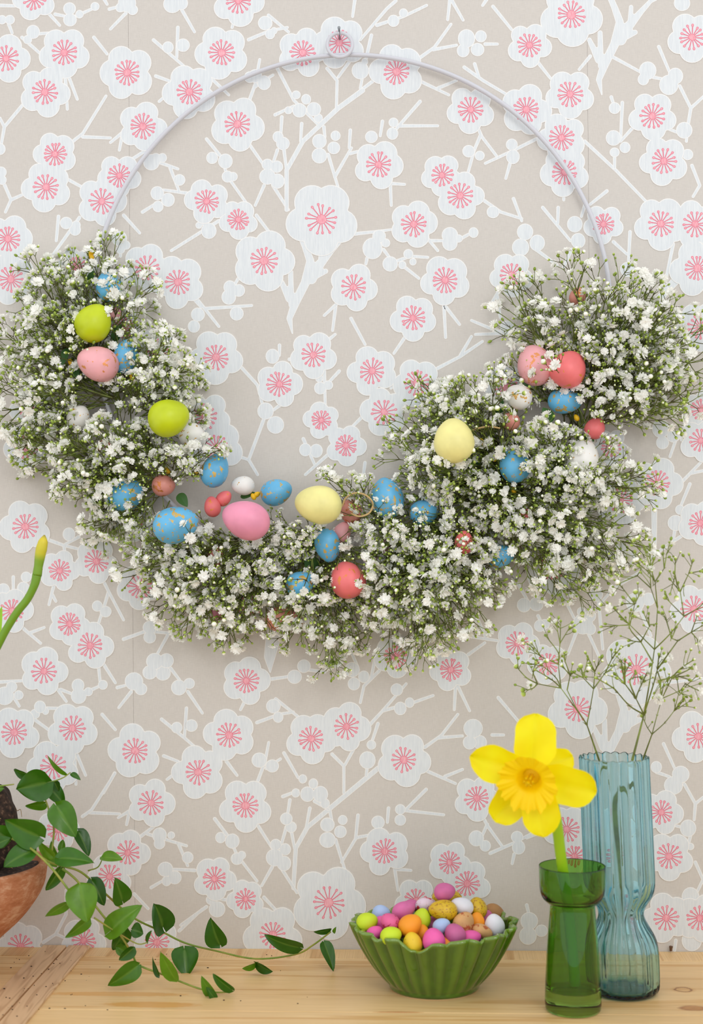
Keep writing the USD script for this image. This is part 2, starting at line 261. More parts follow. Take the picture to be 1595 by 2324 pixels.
M['bowl'] = mat('green_glaze', {**P, 'n': ('noise_texture', {'scale': 40.0, 'detail': 3}), 'r': ('rgb_ramp', {'ramp': [(0.3, L((46, 82, 2))), (0.7, L((66, 106, 6)))]}), 'at': ('attribute', {'attribute': 'rim'}), 'mx': ('mix', {'color2': L((118, 150, 44))}), 'p': ('principled_bsdf', {'roughness': 0.1, 'coat_weight': 0.8})},
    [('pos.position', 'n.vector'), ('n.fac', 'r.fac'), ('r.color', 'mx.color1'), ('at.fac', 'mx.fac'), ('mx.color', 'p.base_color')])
M['bare_clay'] = plain('unglazed_foot', (222, 196, 150), 0.8)
def glass(name, c, dens):
    return mat(name, {'p': ('principled_bsdf', {'base_color': c, 'roughness': 0.0, 'ior': 1.45, 'transmission_weight': 1.0})})
M['glass_green'] = glass('green_glass', (0.29, 0.57, 0.11), 0)
M['glass_blue'] = mat('blue_glass', {'p': ('principled_bsdf', {'base_color': (0.90, 0.97, 0.98), 'roughness': 0.0, 'ior': 1.45, 'transmission_weight': 1.0}), 'v': ('absorption_volume', {'color': (0.22, 0.72, 0.80), 'density': 200.0})}, [], 'p.BSDF', 'v.volume')

# ------------------------------------------------------------------ the setting: floor, papered wall, table
rng = random.Random(7)
tag(obj('floor', box(-1.6, 1.6, -3.2, 0, -0.80, -0.75), M['floor']), kind='structure')
wall = tag(UsdGeom.Xform.Define(stage, '/World/wall_back'), kind='structure')
seams = [-1.5, at(293, 300, 0)[0], at(293, 300, 0)[0] + 0.53, 1.5]
obj('wallpaper_ground', box(-1.5, 1.5, 0.0006, 0.06, -0.75, 1.55), M['wall'], wall)
for a, b in zip(seams[:-1], seams[1:]):
    obj('wallpaper_strip', box(a + 0.00012, b - 0.00012, 0, 0.0006, -0.75, 1.55), M['wall'], wall)

def print_mesh(poly, h, rim_w=1.7, inner=True):
    """an embossed shape of the wallpaper: outline in pixels of the photograph, raised edge and a face inside it"""
    mb = MB()
    def put(pl, h0, h1, a):
        for g in getattr(pl, 'geoms', [pl]):
            if g.is_empty or g.geom_type != 'Polygon' or g.area < 4: continue
            q = Polygon([at(x, y, 0)[[0, 2]] for x, y in g.exterior.coords], [[at(x, y, 0)[[0, 2]] for x, y in r.coords] for r in g.interiors])
            if not q.is_valid: q = q.buffer(0)
            for qq in getattr(q, 'geoms', [q]):
                e = trimesh.creation.extrude_polygon(qq, h1 - h0)
                v = e.vertices; v = np.stack([v[:, 0], -(v[:, 2] + h0), v[:, 1]], 1)
                mb.add(v, e.faces, a)
    put(poly, -0.0001, h, 1.0)
    if inner: put(poly.buffer(-rim_w), h - 0.00005, h + 0.00004, 0.0)
    return mb
def circle(x, y, r, n=20):
    t = np.arange(n) * 2 * np.pi / n; return Polygon(np.stack([x + r * np.cos(t), y + r * np.sin(t)], 1))
def blossom_poly(x, y, R, rot, rg):
    lobes = [Point(0, 0).buffer(0.42 * R)]
    for k in range(5):
        a = math.radians(rot + 72 * k + rg.uniform(-7, 7)); rr = R * rg.uniform(0.42, 0.475); dd = R * 1.02 - rr
        t = np.arange(26) * 2 * np.pi / 26; c = np.stack([rr * 1.0 * np.cos(t), rr * rg.uniform(0.98, 1.1) * np.sin(t)], 1)
        c[:, 0] += dd; ca, sa = math.cos(a), math.sin(a)
        lobes.append(Polygon(np.stack([c[:, 0] * ca - c[:, 1] * sa, c[:, 0] * sa + c[:, 1] * ca], 1)))
    u = unary_union(lobes).buffer(2.5).buffer(-2.5)
    return shapely.affinity.translate(u, x, y).simplify(0.25)
import shapely.affinity
def stamen_meshes(x, y, R, rg, h):
    n = rg.choice([14, 15, 15, 16]); a0 = rg.uniform(0, 6.28); k = 0.46 * max(0.92, min(1.1, 60 / R)); mb = MB()
    parts = [blob(x, y, 0.135 * R, rg)]
    for i in range(n):
        a = a0 + i * 2 * math.pi / n + rg.uniform(-0.07, 0.07); l = R * k * rg.uniform(0.93, 1.07); c, s = math.cos(a), math.sin(a)
        p = [(0.1 * R, -0.9), (l - 6, -1.1), (l - 4.2, -2.2), (l - 1.5, -2.9), (l + 0.8, -1.8), (l + 1.4, 0), (l + 0.8, 1.8), (l - 1.5, 2.9), (l - 4.2, 2.2), (l - 6, 1.1), (0.1 * R, 0.9)]
        parts.append(Polygon([(x + u * c - w * s, y + u * s + w * c) for u, w in p]))
    return print_mesh(unary_union(parts).buffer(0.15), h, 1.1)
def blob(x, y, r, rg):
    t = np.arange(18) * 2 * np.pi / 18; q = r * (1 + 0.12 * np.array([rg.uniform(-1, 1) for _ in t])); return Polygon(np.stack([x + q * np.cos(t), y + q * np.sin(t)], 1)).buffer(0)

# blossoms of the paper: centre and outer radius in pixels (rotation of one lobe where it shows)
BL = '''14 133 55;146 120 58;102 209 58;78 -3 50;289 165 62;503 120 61;430 209 62;541 2 59;324 287 56;539 282 62;125 350 50;105 425 57;271 399 50;231 457 57;18 542 56;25 634 58;173 607 46;333 609 56;404 640 61;469 457 51;541 499 45;599 592 70;730 498 82;687 120 57;770 97 60;
900 163 63;1068 249 55;1194 249 58;1274 313 56;1281 391 56;1293 214 56;1201 103 51;1296 34 72;1570 85 57;1480 264 55;1506 366 56;1003 398 48;1044 444 55;859 374 56;939 509 54;1010 636 57;1161 624 51;1369 509 46;1577 509 55;1499 508 61;1582 609 64;802 652 55;937 722 53;711 806 54;634 872 53;844 842 57;946 869 55;871 935 55;729 954 42;785 1011 47;490 811 62;465 946 58;490 1016 62;357 797 52;280 745 46;
1149 881 52;1589 742 56;1591 930 46;1386 1015 42;1407 1136 57;1491 1097 59;1254 1288 64;1589 1187 52;1574 1382 55;1174 1460 50;1023 1520 49;1243 1507 47;1310 1609 68;1443 1520 80;1584 1671 60;897 1490 49;559 1545 55;520 1668 59;307 1704 62;450 1752 61;343 1822 55;557 1828 61;706 1676 58;786 1649 56;916 1724 62;873 1932 56;746 2048 84;487 1994 50;557 2040 44;619 2122 68;290 1935 52;249 1989 52;190 2134 52;356 2138 52;47 2148 56;121 1739 60;33 1662 58;165 1653 58;100 1523 55;158 1416 49;205 1465 54;136 1295 47;58 1195 60;27 1386 50;219 1274 51;317 1332 52;133 1882 48;
944 2043 50;1020 1957 49;1060 2005 54;1082 1811 53;1286 1882 54;1303 1943 46;1500 1843 51;1518 1943 56;1587 2083 55;1511 2083 57;565 1380 58;500 1395 50;70 925 50;60 1015 52;1590 1000 50;940 1290 55;300 1180 50;870 1250 52'''
# twigs and buds, read in pieces of the photograph: (zoom, x0, y0), polylines, buds x y r
PIECES = [
((1.994, 0, 0), '''0,25 100,28|215,55 270,115|250,65 300,75|40,110 55,150|100,170 190,250|150,155 225,150|340,75 430,35|495,42 540,30|570,60 500,132|470,-5 485,20|820,40 880,145|1065,75 1050,125|425,170 485,245|695,182 830,298|805,125 800,260|705,345 775,370|755,430 720,460|120,455 20,575 0,535|20,575 5,660|295,345 300,410 305,495|310,345 350,450|330,640 375,605 480,435|375,620 500,625|555,600 500,645|555,605 540,680|600,720 700,655|285,800 385,855|20,835 50,905 25,960|50,905 105,880|945,345 1035,430|1130,450 1155,380 1175,270|1150,395 1235,340|1255,310 1330,455 1440,565|1245,520 1330,480|1125,180 1220,140 1300,125|1215,70 1305,145|1480,310 1525,365 1522,490|1580,280 1530,350|1640,410 1530,490 1370,640 1297,770 1297,950 w12|1275,530 1270,620|1365,560 1360,640|1255,680 1235,740|1285,680 1295,760|1115,635 1195,750|935,630 1000,710 1030,800 1115,920|1195,840 1155,930|1235,840 1305,950|720,735 805,765|770,760 810,865|850,875 740,860|645,960 700,925|1160,975 1225,1060|1465,575 1470,620|1485,700 1530,850|1515,800 1590,670|1585,590 1580,670|265,980 255,1090|360,985 235,1160|560,975 632,1055|550,1080 545,1160|990,1000 775,1135|1090,1240 1055,1300|870,1345 910,1390|630,1330 560,1400''',
'315,40,28 317,90,30 360,65,18 430,30,20 150,145,30 125,180,20 45,90,22 10,90,20 545,35,22 575,15,40 600,45,24 780,20,40 820,15,30 760,215,25 828,205,30 1200,105,32 1222,155,22 1240,140,15 1130,350,25 1155,345,30 1195,375,30 1340,430,20 1385,450,22 1355,500,32 1420,495,32 1305,500,18 1440,535,20 1258,620,24 1280,650,30 960,715,26 1020,730,32 1030,800,26 1055,800,20 1210,745,26 1252,755,28 1210,800,36 1255,820,32 1445,640,32 1510,670,28 1518,615,22 1445,705,34 685,735,36 735,715,20 705,720,25 812,815,26 712,875,30 760,905,30 715,935,24 700,880,20 0,675,25 5,780,25 10,815,20 300,1010,28 340,1040,26 345,1020,20 540,1080,34 570,1110,20 545,1130,20 945,1045,34 920,1000,20 900,1020,15 1040,1300,28 1080,1315,28 1035,1345,32'),
((1.994, 795, 0), '''20,0 10,75|205,5 165,40 45,180|120,115 240,75 345,25|450,0 440,90|460,5 510,92|615,0 598,25|645,30 730,135|95,160 70,270 45,400|105,365 0,445|310,265 380,215 455,110|375,225 480,205|610,200 665,200|850,285 905,355|1085,255 1035,315|320,370 445,430|395,400 480,365|515,305 600,365 710,430|562,290 580,345|315,460 215,575 180,620|215,570 395,570|145,550 135,615|0,695 60,680|180,830 185,930|170,830 245,835|570,565 595,620 660,705|590,610 560,680 530,790|840,630 740,680 610,740|725,730 703,808|965,850 965,905|1060,640 1200,770 1340,915|1190,260 1310,325|1395,212 1445,330|1370,350 1420,360|1490,390 1540,490 1600,435|1540,490 1525,580 1520,640|1180,440 1190,470|1230,465 1222,640|1285,570 1222,640|1195,690 1195,760|1430,580 1480,600|1545,750 1580,840 1550,890|600,905 680,960 775,990|738,900 775,1000|870,940 995,1090|940,940 938,1010|1060,930 1045,980|1000,1130 965,1210|1160,865 1085,925|840,1130 935,1200|345,1075 395,1135|365,1090 420,1090|500,1080 555,1050|150,1130 180,1170|215,1180 270,1160 350,1165|240,1205 310,1260|75,1170 70,1195|420,1360 430,1396|670,1320 625,1395|1190,1095 1250,1150|1265,1050 1258,1180|1460,1105 1420,1300|1480,1260 1390,1360 w20''',
'195,95,26 240,60,20 45,320,38 65,280,15 525,175,38 590,165,26 510,230,28 575,225,30 1345,320,38 1325,360,25 1470,345,34 1440,385,42 1195,490,26 1190,625,34 1242,668,24 1195,690,22 1510,590,36 1525,700,25 95,620,28 195,555,22 190,605,26 535,685,28 585,705,22 730,655,26 735,710,30 645,960,28 790,1050,36 770,1120,38 845,1100,34 1015,1015,34 1030,1090,32 450,1065,36 450,1100,34 490,1080,18 557,1053,22 100,1125,44 130,1070,30 160,1100,20 180,1195,34 262,1150,22 235,1200,18 283,1185,16 1255,1220,34 1500,15,36'),
((2.2153, 440, 380), '''235,540 205,590|60,710 290,695|0,645 50,705 125,800|215,980 320,1095 345,1195|440,1190 400,1220|350,1270 275,1470 320,1545|215,1450 275,1470|430,895 430,945|480,965 500,970|655,1010 660,1190|730,1025 670,1090|685,860 710,840|725,680 655,745|712,700 697,820|790,760 860,890|1060,855 1005,935|1020,1080 990,1110|840,1260 800,1300|1255,670 1265,855|1265,700 1335,790|1225,1010 1340,950 1450,875|1340,945 1395,850|1540,830 1395,770|1540,835 1415,840|1530,640 1470,720|1525,650 1540,755|550,1365 605,1490|690,1430 560,1545|860,1485 852,1545''',
'175,600,26 228,615,26 180,670,34 215,735,34 20,740,34 0,800,30 395,950,34 360,1225,40 410,1295,42 630,1060,20 635,1110,30 675,1095,24 560,1420,30 615,1425,32 1575,810,36'),
((3.19, 0, 1200), '''350,80 460,120 580,150|570,60 460,120|465,130 470,180|240,330 200,370|97,350 97,440|390,410 355,550|380,480 405,525|740,360 790,460 895,660|785,460 755,560 705,710|155,710 295,830|215,755 320,715|0,1110 180,1100|710,960 725,1110|740,965 835,1115|665,1165 720,1140|440,1165 520,1195|420,1165 480,1250|330,1300 430,1300|235,1370 365,1465|100,1220 140,1285|850,1150 905,1135|950,1180 860,1295|1215,770 1140,905|895,800 1060,740 1220,755 1390,680 1450,710|1235,1010 1300,1095|1360,1180 1465,1335|740,1345 835,1455|1170,1380 1330,1510 1400,1570|1350,1300 1335,1510|1185,1645 1290,1685|1270,1770 1210,1815|830,1770 750,1914|550,1620 620,1785|540,1650 550,1850''',
'500,40,45 190,350,38 170,430,45 25,440,45 705,560,38 765,600,42 1085,715,50 1085,785,45 1120,960,60 1205,955,52 1085,1040,52 1180,1045,55 970,1105,65 1020,1160,45 1295,1150,55 1370,1120,40 565,1135,45 570,1210,55 640,1180,32 745,1130,35 85,1145,40 35,1210,65 135,1205,35 290,1290,42 330,1320,25 255,1340,35 1280,1440,40 1385,1425,45'),
((1.8765, 250, 1440), '''685,190 790,175|840,150 915,160|570,290 555,320|625,375 720,340 780,330|705,275 800,350|230,515 290,535|270,590 240,620|495,540 540,600|630,620 660,540 675,460|665,570 725,530|85,750 35,780|80,760 70,810|130,860 210,800|160,850 325,900|290,890 330,985|360,1005 270,1000|175,1078 230,1045|620,800 690,910|445,785 510,870 540,940 625,1050|690,990 645,1070|725,990 795,1100|655,1120 720,1190|495,1130 450,1125|410,1160 300,1238|1140,570 930,745 840,820 790,910 780,1080 w12|850,740 835,820|765,705 755,770|770,830 785,910|750,820 730,890|740,505 800,610|735,690 800,665|870,710 930,745|945,510 995,560 995,675|1055,455 1000,555|1145,155 1080,220 1065,290|1130,90 1110,190|1020,60 1055,140|1105,385 1160,325 1260,210|1160,325 1290,290 1375,260|1140,380 1110,470|1095,560 1090,600|1340,480 1410,430 1480,340|1400,440 1500,432|1345,580 1470,635|1425,605 1500,575|935,750 945,800|960,875 1000,1005|1055,770 1045,870 985,970|1050,865 1100,855|1185,740 1180,800|1345,660 1255,750 1420,768|1210,990 1225,1090|1220,1000 1280,1005|1470,215 1465,320|1480,220 1530,325|1525,85 1595,35''',
'785,180,30 825,135,28 695,305,30 715,352,22 635,535,32 690,560,28 210,855,30 210,890,24 260,855,16 330,950,24 235,1000,32 275,1035,28 240,1050,20 470,865,22 520,880,30 540,955,26 560,940,18 705,895,24 745,915,24 700,950,36 740,975,30 750,785,26 770,820,24 820,615,18 865,635,20 840,680,30 895,680,32 915,720,20 790,675,18 925,810,30 990,790,20 980,840,26 925,875,34 430,1130,22 455,1170,34 1030,150,32 1038,210,26 1080,180,24 1220,235,26 1235,315,26 1275,290,20 1095,535,34 1112,470,20 1140,800,28 1235,745,22 1235,790,24 1545,400,40 1530,460,28 1575,460,28'),
((2.658, 995, 950), '''1520,60 1430,130 1395,230|1490,0 1465,130|1300,540 1300,760 w14|1280,540 1300,650 w10|1350,540 1300,660 1290,780 w8|1450,400 1595,250|1520,330 1595,315|1515,395 1455,540|1505,680 1330,800 1250,870|1425,670 1415,730|480,1000 545,1110|600,1190 640,1280|735,1040 815,1200|830,1290 780,1420|900,1290 970,1440|240,1220 290,1330 360,1340|100,1300 290,1330|290,1335 170,1430|965,1110 990,1390|1210,930 1060,1020 980,1110|1220,1160 1280,1310''',
'1340,60,52 1415,105,38 1350,145,38 1455,550,28 1430,630,48 1100,780,34 1020,820,30 1060,850,45 1150,840,40 515,1125,42 590,1120,42 610,1250,34 640,1240,30 860,1165,26 915,1190,34 870,1240,60 915,1270,34 950,1060,40 1185,1110,55 1265,1090,40'),
((3.6075, 1195, 1680), '''1120,30 1210,230|1060,260 1170,300|1290,360 1380,520 1460,455|1380,520 1370,650|1180,690 1260,710|1340,780 1320,860|1380,1000 1443,1140 1390,1250|1220,1640 1210,1720|70,770 0,800|0,1350 20,1430''',
'1260,280,70 1200,370,75 1060,220,45 1320,720,65 1340,870,30 1340,1280,70 1290,1400,55 1350,1640,80 20,1480,70 10,1600,70 120,1560,50'),
((4.43, 1040, 1580), '''400,15 600,250|230,1180 290,1300 440,1510|290,1290 240,1400|320,1580 550,1480 760,1370|560,1590 540,1684|20,0 110,155|0,400 45,395|340,390 455,390|0,745 40,730''',
'590,1415,60 605,1520,65 180,1430,75 270,1505,55'),
((3.467, 0, 1680), '''650,600 720,550 905,260|710,570 940,580|440,1525 520,1370 520,1180|340,1590 440,1525 510,1555|1055,1210 1165,1325|1410,1500 1590,1330''', ''),
]
# tapering trunks of the paper: x y width
TRUNK = '530,330,30 560,400,34 585,470,40 560,580,46 510,680,44 480,760,30 495,835,7|800,335,20 740,365,22 690,420,30 630,490,48 590,560,56|1000,312,13 900,325,16 800,335,20|642,395,22 636,500,30|600,545,46 662,522,26|432,560,24 480,660,40|486,525,26 490,690,30'
def taper_poly(pts):
    ps = [np.array(p) for p in pts]; hulls = []
    for a, b in zip(ps[:-1], ps[1:]):
        hulls.append(unary_union([Point(a[:2]).buffer(a[2] / 2, 5), Point(b[:2]).buffer(b[2] / 2, 5)]).convex_hull)
    return unary_union(hulls)
twigs, buds = [], []
for (z, x0, y0), tw, bd in PIECES:
    for t in tw.split('|'):
        w = 8.5
        if ' w' in t: t, w = t.split(' w'); w = float(w)
        pts = [tuple(map(float, p.split(','))) for p in t.split()]
        pts = [(x / z + x0, y / z + y0) for x, y in pts]
        twigs.append(taper_poly([(x, y, w * (1.0 - 0.18 * k / max(1, len(pts) - 1))) for k, (x, y) in enumerate(pts)]))
    for b in bd.split():
        x, y, r = map(float, b.split(',')); buds.append((x / z + x0, y / z + y0, r / z * 1.04))
for dx, dy in ((0, 0), (702, -542), (712, 1018)):
    tr = unary_union([taper_poly([(float(a) / 2.2153 + 440 + dx, float(b) / 2.2153 + 380 + dy, float(c) / 2.2153) for a, b, c in (q.split(',') for q in t.split())]) for t in TRUNK.split('|')])
    twigs.append(tr.buffer(2).buffer(-2))
twigs.append(taper_poly([(625, 1420, 40), (612, 1490, 26), (613, 1525, 4)]))
kept = []
for p in twigs:
    if not any(q.intersects(p) and q.intersection(p).area > 0.55 * p.area for q in kept): kept.append(p)
twigs = kept
kept = []
for b in buds:
    if not any(math.hypot(b[0] - q[0], b[1] - q[1]) < 0.6 * max(b[2], q[2]) for q in kept): kept.append(b)
buds = kept
for k, p in enumerate(twigs):
    mb = print_mesh(p.simplify(0.2), 0.00020 + 0.000006 * (k % 23), 1.3); obj('wallpaper_twig', mb.get(), M['print'], wall, attr={'rim': mb.attr()})
for k, (x, y, r) in enumerate(buds):
    mb = print_mesh(shapely.affinity.scale(circle(x, y, r), 1.0, rng.uniform(0.96, 1.08)), 0.00034 + 0.0000067 * (k % 13), 1.5); obj('wallpaper_bud', mb.get(), M['print'], wall, attr={'rim': mb.attr()})
blossoms = [tuple(map(float, b.split())) for b in BL.replace('\n', '').split(';')]
for k, (x, y, R) in enumerate(blossoms):
    rg = random.Random(100 + k); h = 0.00048 + 0.0000031 * k
    mb = print_mesh(blossom_poly(x, y, R, 90 + rg.uniform(-20, 20), rg), h, 1.8)
    o = obj('wallpaper_blossom', mb.get(), M['print'], wall, attr={'rim': mb.attr()})
    sm = stamen_meshes(x, y, R, rg, h + 0.00016)
    obj('stamens', sm.get(), M['stamen'], o, attr={'rim': sm.attr()}, label='pink printed stamens')
# the paper goes on beyond the photograph: the same blossoms and buds again, joined
more, more_s = MB(), MB(); laid = []
def beyond(X, Y, m): return (-620 < X < -m or W + m < X < 2260 or Y < -m) and -420 < Y < 2130 and -620 < X < 2260
for dx, dy in ((-1660, 230), (-1660, -2094), (1660, -230), (1660, 2094), (0, -1560)):
    for k, p in enumerate(twigs):
        q = p.centroid
        if beyond(q.x + dx, q.y + dy, 45): mb = print_mesh(shapely.affinity.translate(p, dx, dy).simplify(.4), 0.0002 + 0.000006 * (k % 23), 1.3); v, f = mb.get(); more.add(v, f, mb.attr())
    for k, (x, y, r) in enumerate(buds):
        if beyond(x + dx, y + dy, 45): mb = print_mesh(circle(x + dx, y + dy, r, 16), 0.00034 + 0.0000067 * (k % 13), 1.5); v, f = mb.get(); more.add(v, f, mb.attr())
    for k, (x, y, R) in enumerate(blossoms):
        X, Y = x + dx, y + dy
        if beyond(X, Y, 72) and all(math.hypot(X - a, Y - b) > .8 * (R + c) for a, b, c in laid):
            laid.append((X, Y, R)); rg = random.Random(900 + k); h = 0.00048 + 0.0000031 * len(laid)
            mb = print_mesh(blossom_poly(X, Y, R, 90 + rg.uniform(-20, 20), rg), h, 1.8); v, f = mb.get(); more.add(v, f, mb.attr())
            mb = stamen_meshes(X, Y, R, rg, h + 0.00016); v, f = mb.get(); more_s.add(v, f, mb.attr())
obj('wallpaper_print', more.get(), M['print'], wall, attr={'rim': more.attr()}, kind='stuff')
obj('wallpaper_print_stamens', more_s.get(), M['stamen'], wall, attr={'rim': more_s.attr()}, kind='stuff')

table = thing('pine_table', 'long pale pine table with a planked top, pushed up against the papered wall', 'table', (0, 0, 0))
y1, y2 = on_table(800, 2175)[1], on_table(800, 2297)[1]
TX = 1.15
for ya, yb, m in ((-0.0005, y1 + 0.0003, 'pine_strip'), (y1 - 0.0003, y2 + 0.0002, 'pine'), (y2 - 0.0002, -0.385, 'pine'), (-0.3854, -0.53, 'pine')):
    obj('plank', box(-TX, TX, yb, ya, -0.028, 0.0, 0.0008), M[m], table)
bz = 0.0035
for (xa, xb), (xc, xd) in (((98, 152), (0, 0)), ((156, 207), (0, 0))):
    a, b = on_table(xa, 2150)[0], on_table(xb, 2150)[0]
    obj('batten', box(a, b, -0.45, -0.003, -0.001, bz, 0.0012), M['batten'], table)
obj('apron', box(-TX + 0.05, TX - 0.05, -0.49, -0.465, -0.12, -0.028), M['pine_strip'], table)
for sx in (-1, 1):
    for yy in (-0.06, -0.47):
        obj('leg', box(sx * (TX - 0.09) - 0.03, sx * (TX - 0.09) + 0.03, yy - 0.03, yy + 0.03, -0.75, -0.028, 0.003), M['pine_strip'], table)

# ------------------------------------------------------------------ eggs
def egg_mesh(c, a, b, axis, n=28):
    """a hen's-egg shape: half length a, half width b, blunt end against the axis"""
    t = np.linspace(0, np.pi, n); z = -np.cos(t); r = np.sin(t) * (1 - 0.13 * z - 0.02 * z * z)
    r = r / r.max()
    v, f = lathe(np.stack([np.maximum(r, 1e-4) * b, z * a], 1), 32)
    x, y, zz = frame(axis); R = np.stack([x, y, zz], 1)
    return v @ R.T + np.asarray(c), f
def egg_at(px, py, rx, ry, ang, y):
    """egg from its outline in the photograph; ang = where the narrow end points (degrees, anticlockwise from right)"""
    c = at(px, py, y); s = scale_at(y); a, b = max(rx, ry) * s, min(rx, ry) * s
    if ry > rx and ang is None: ang = 90
    ang = ang or 0
    ax = RIGHT * math.cos(math.radians(ang)) + UP * math.sin(math.radians(ang))
    return egg_mesh(c, a, b, ax)

# px py half-length half-width narrow-end-angle distance-from-wall colour label
WREATH_EGGS = [
 (247, 650, 35, 30, 100, .026, 'e_blue', 'blue gold-flecked egg at the very top of the wreath\'s left arm'),
 (212, 733, 46, 41, 60, .050, 'e_lime', 'plain lime green egg high on the left arm, below the topmost blue egg'),
 (262, 714, 17, 15, 80, .018, 'e_pink', 'small pale pink egg half hidden behind the upper lime egg'),
 (222, 825, 49, 40, 160, .052, 'e_pink', 'large pale pink egg with gold flecks, directly below the upper lime egg'),
 (284, 808, 41, 29, 70, .034, 'e_blue', 'blue gold-flecked egg touching the right side of the large pale pink egg'),
 (178, 947, 29, 26, 60, .036, 'e_white', 'small white gold-flecked egg at the far left among the sprigs'),
 (383, 948, 48, 43, 20, .074, 'e_lime', 'plain lime green egg on the inner edge of the left arm, the lower of two'),
 (437, 990, 34, 29, -40, .030, 'e_white', 'white egg half hidden behind the lower lime egg'),
 (488, 1067, 41, 31, 70, .044, 'e_blue', 'upright blue gold-flecked egg at the bend left of the small white egg'),
 (551, 1102, 27, 22, 175, .030, 'e_white', 'small clean white egg with fine gold specks, bare on the lower inner edge'),
 (627, 1117, 37, 30, 20, .036, 'e_blue', 'blue gilded egg between the small bare white egg and the lying pale yellow egg'),
 (722, 1145, 54, 44, 170, .074, 'e_yellow', 'plain pale yellow egg lying at the bottom centre of the wreath'),
 (558, 1180, 56, 44, 160, .082, 'e_rose', 'large plain rose pink egg with two white florets on it'),
 (399, 1191, 53, 42, 15, .078, 'e_blue', 'largest blue egg, lying bare with heavy gold flecks left of the rose pink egg'),
 (285, 1122, 42, 38, 30, .034, 'e_blue', 'blue egg veiled by florets, above and left of the largest blue egg'),
 (371, 1102, 27, 25, 0, .036, 'e_salmon', 'small salmon egg with gold mottling above the largest blue egg'),
 (482, 1150, 24, 19, 100, .040, 'e_coral', 'small coral egg left of the rose pink egg, lower of a touching pair'),
 (508, 1131, 20, 16, 45, .034, 'e_coral', 'small coral egg behind the rose pink egg, upper of a touching pair'),
 (242, 1018, 23, 21, 0, .030, 'e_salmon', 'dull pink egg buried in the left arm below the small white egg'),
 (743, 1238, 39, 29, -80, .050, 'e_blue', 'upright blue gilded egg just below the pale yellow egg'),
 (681, 1326, 33, 30, 30, .052, 'e_blue', 'blue egg crossed by dark stems, left of the coral red egg at the bottom'),
 (789, 1316, 43, 40, 110, .054, 'e_coral', 'coral red egg at the bottom centre, with stems across it'),
 (797, 1160, 28, 25, 100, .034, 'e_salmon', 'salmon egg beside the right end of the lying pale yellow egg, by the twine'),
 (776, 1208, 26, 20, 60, .032, 'e_pink', 'pale pink egg peeping out between the salmon egg and the upright blue egg'),
 (878, 1130, 47, 38, 100, .036, 'e_blue', 'large blue egg behind florets to the right of the twine'),
 (962, 1163, 35, 29, 20, .034, 'e_blue', 'blue egg crossed by thin stems, right of the large blue egg by the twine'),
 (1030, 1000, 51, 46, 95, .090, 'e_yellow', 'plain pale yellow egg standing at the top inner edge of the right side'),
 (1053, 1231, 27, 22, 90, .050, 'e_coral', 'small coral egg on the lower right with a floret on its left side'),
 (1137, 1262, 32, 25, 20, .034, 'e_blue', 'blue egg at the lower right edge, half covered by florets'),
 (1215, 829, 47, 42, 110, .040, 'e_pink', 'pink gold-flecked egg high on the right arm, the left one of two side by side'),
 (1289, 838, 43, 41, 60, .052, 'e_coral', 'coral gold-flecked egg high on the right arm, the right one of two side by side'),
 (1177, 900, 31, 28, 150, .044, 'e_white', 'small white gold-specked egg under the pink egg on the right arm'),
 (1282, 910, 39, 29, 0, .036, 'e_blue', 'blue egg behind stems, directly below the coral egg on the right arm'),
 (1157, 956, 23, 20, 160, .034, 'e_salmon', 'small salmon egg below the small white egg on the right arm'),
 (1350, 972, 25, 23, 60, .034, 'e_coral', 'small coral egg on the outer edge of the right arm, above the large white egg'),
 (1321, 1040, 42, 38, 70, .046, 'e_white', 'large white gold-specked egg on the outer right of the wreath'),
 (1167, 1058, 38, 35, 120, .044, 'e_blue', 'blue egg under florets between the standing yellow egg and the large white egg'),
 (1194, 1172, 18, 15, 60, .036, 'e_coral', 'small coral egg almost lost in the sprigs below the large white egg'),
 (1311, 672, 22, 18, 60, .022, 'e_salmon', 'dim pink egg deep in the sprigs at the top of the right arm'),
 (639, 1404, 38, 28, 10, .030, 'e_salmon', 'peach egg at the bottom edge of the wreath, under the florets'),
 (706, 1410, 24, 20, 0, .024, 'e_white', 'white egg behind the sprigs at the bottom edge, right of the peach egg'),
 (489, 1386, 18, 15, 40, .024, 'e_rose', 'dim rose egg behind the sprigs at the lower left edge'),
 (488, 1266, 26, 19, 80, .036, 'e_salmon', 'brownish pink egg under dark stems below the largest blue egg'),
]
for px, py, a, b, ang, dw, m, lab in WREATH_EGGS:
    dw = max(dw, b * PX0 + 0.004)
    v, f = egg_at(px, py, a, b, ang, -dw)
    obj('easter_egg', (v, f), M[m], None, True, label=lab, cat='egg', group='easter eggs on the wreath')

# ------------------------------------------------------------------ hoop, ring, nail, twine
HC, HR = (796.2, 715.0), 590.6
hoop = thing('wire_hoop', 'large white wire hoop hanging on the wall, its lower half wrapped in flowers', 'hoop', at(HC[0], HC[1], -0.012))
base = np.array(at(HC[0], HC[1], -0.012))
th = np.linspace(0, 2 * np.pi, 161)
pts = np.array([at(HC[0] + HR * math.sin(t) * 0.999, HC[1] - HR * math.cos(t), -0.010) for t in th]) - base
obj('wire', tube(pts, 0.0026, 10, False), M['hoop'], hoop, True)
pts = np.array([at(771 + 28.5 * math.sin(t), 102 - 27.5 * math.cos(t), -0.0145) for t in np.linspace(0.1, 2 * np.pi - 0.03, 49)]) - base
obj('hanging_ring', tube(pts, 0.0021, 10), M['hoop'], hoop, True, label='small white wire ring on top of the hoop')
a, b = at(771, 92, 0.002), at(769, 62, -0.022)
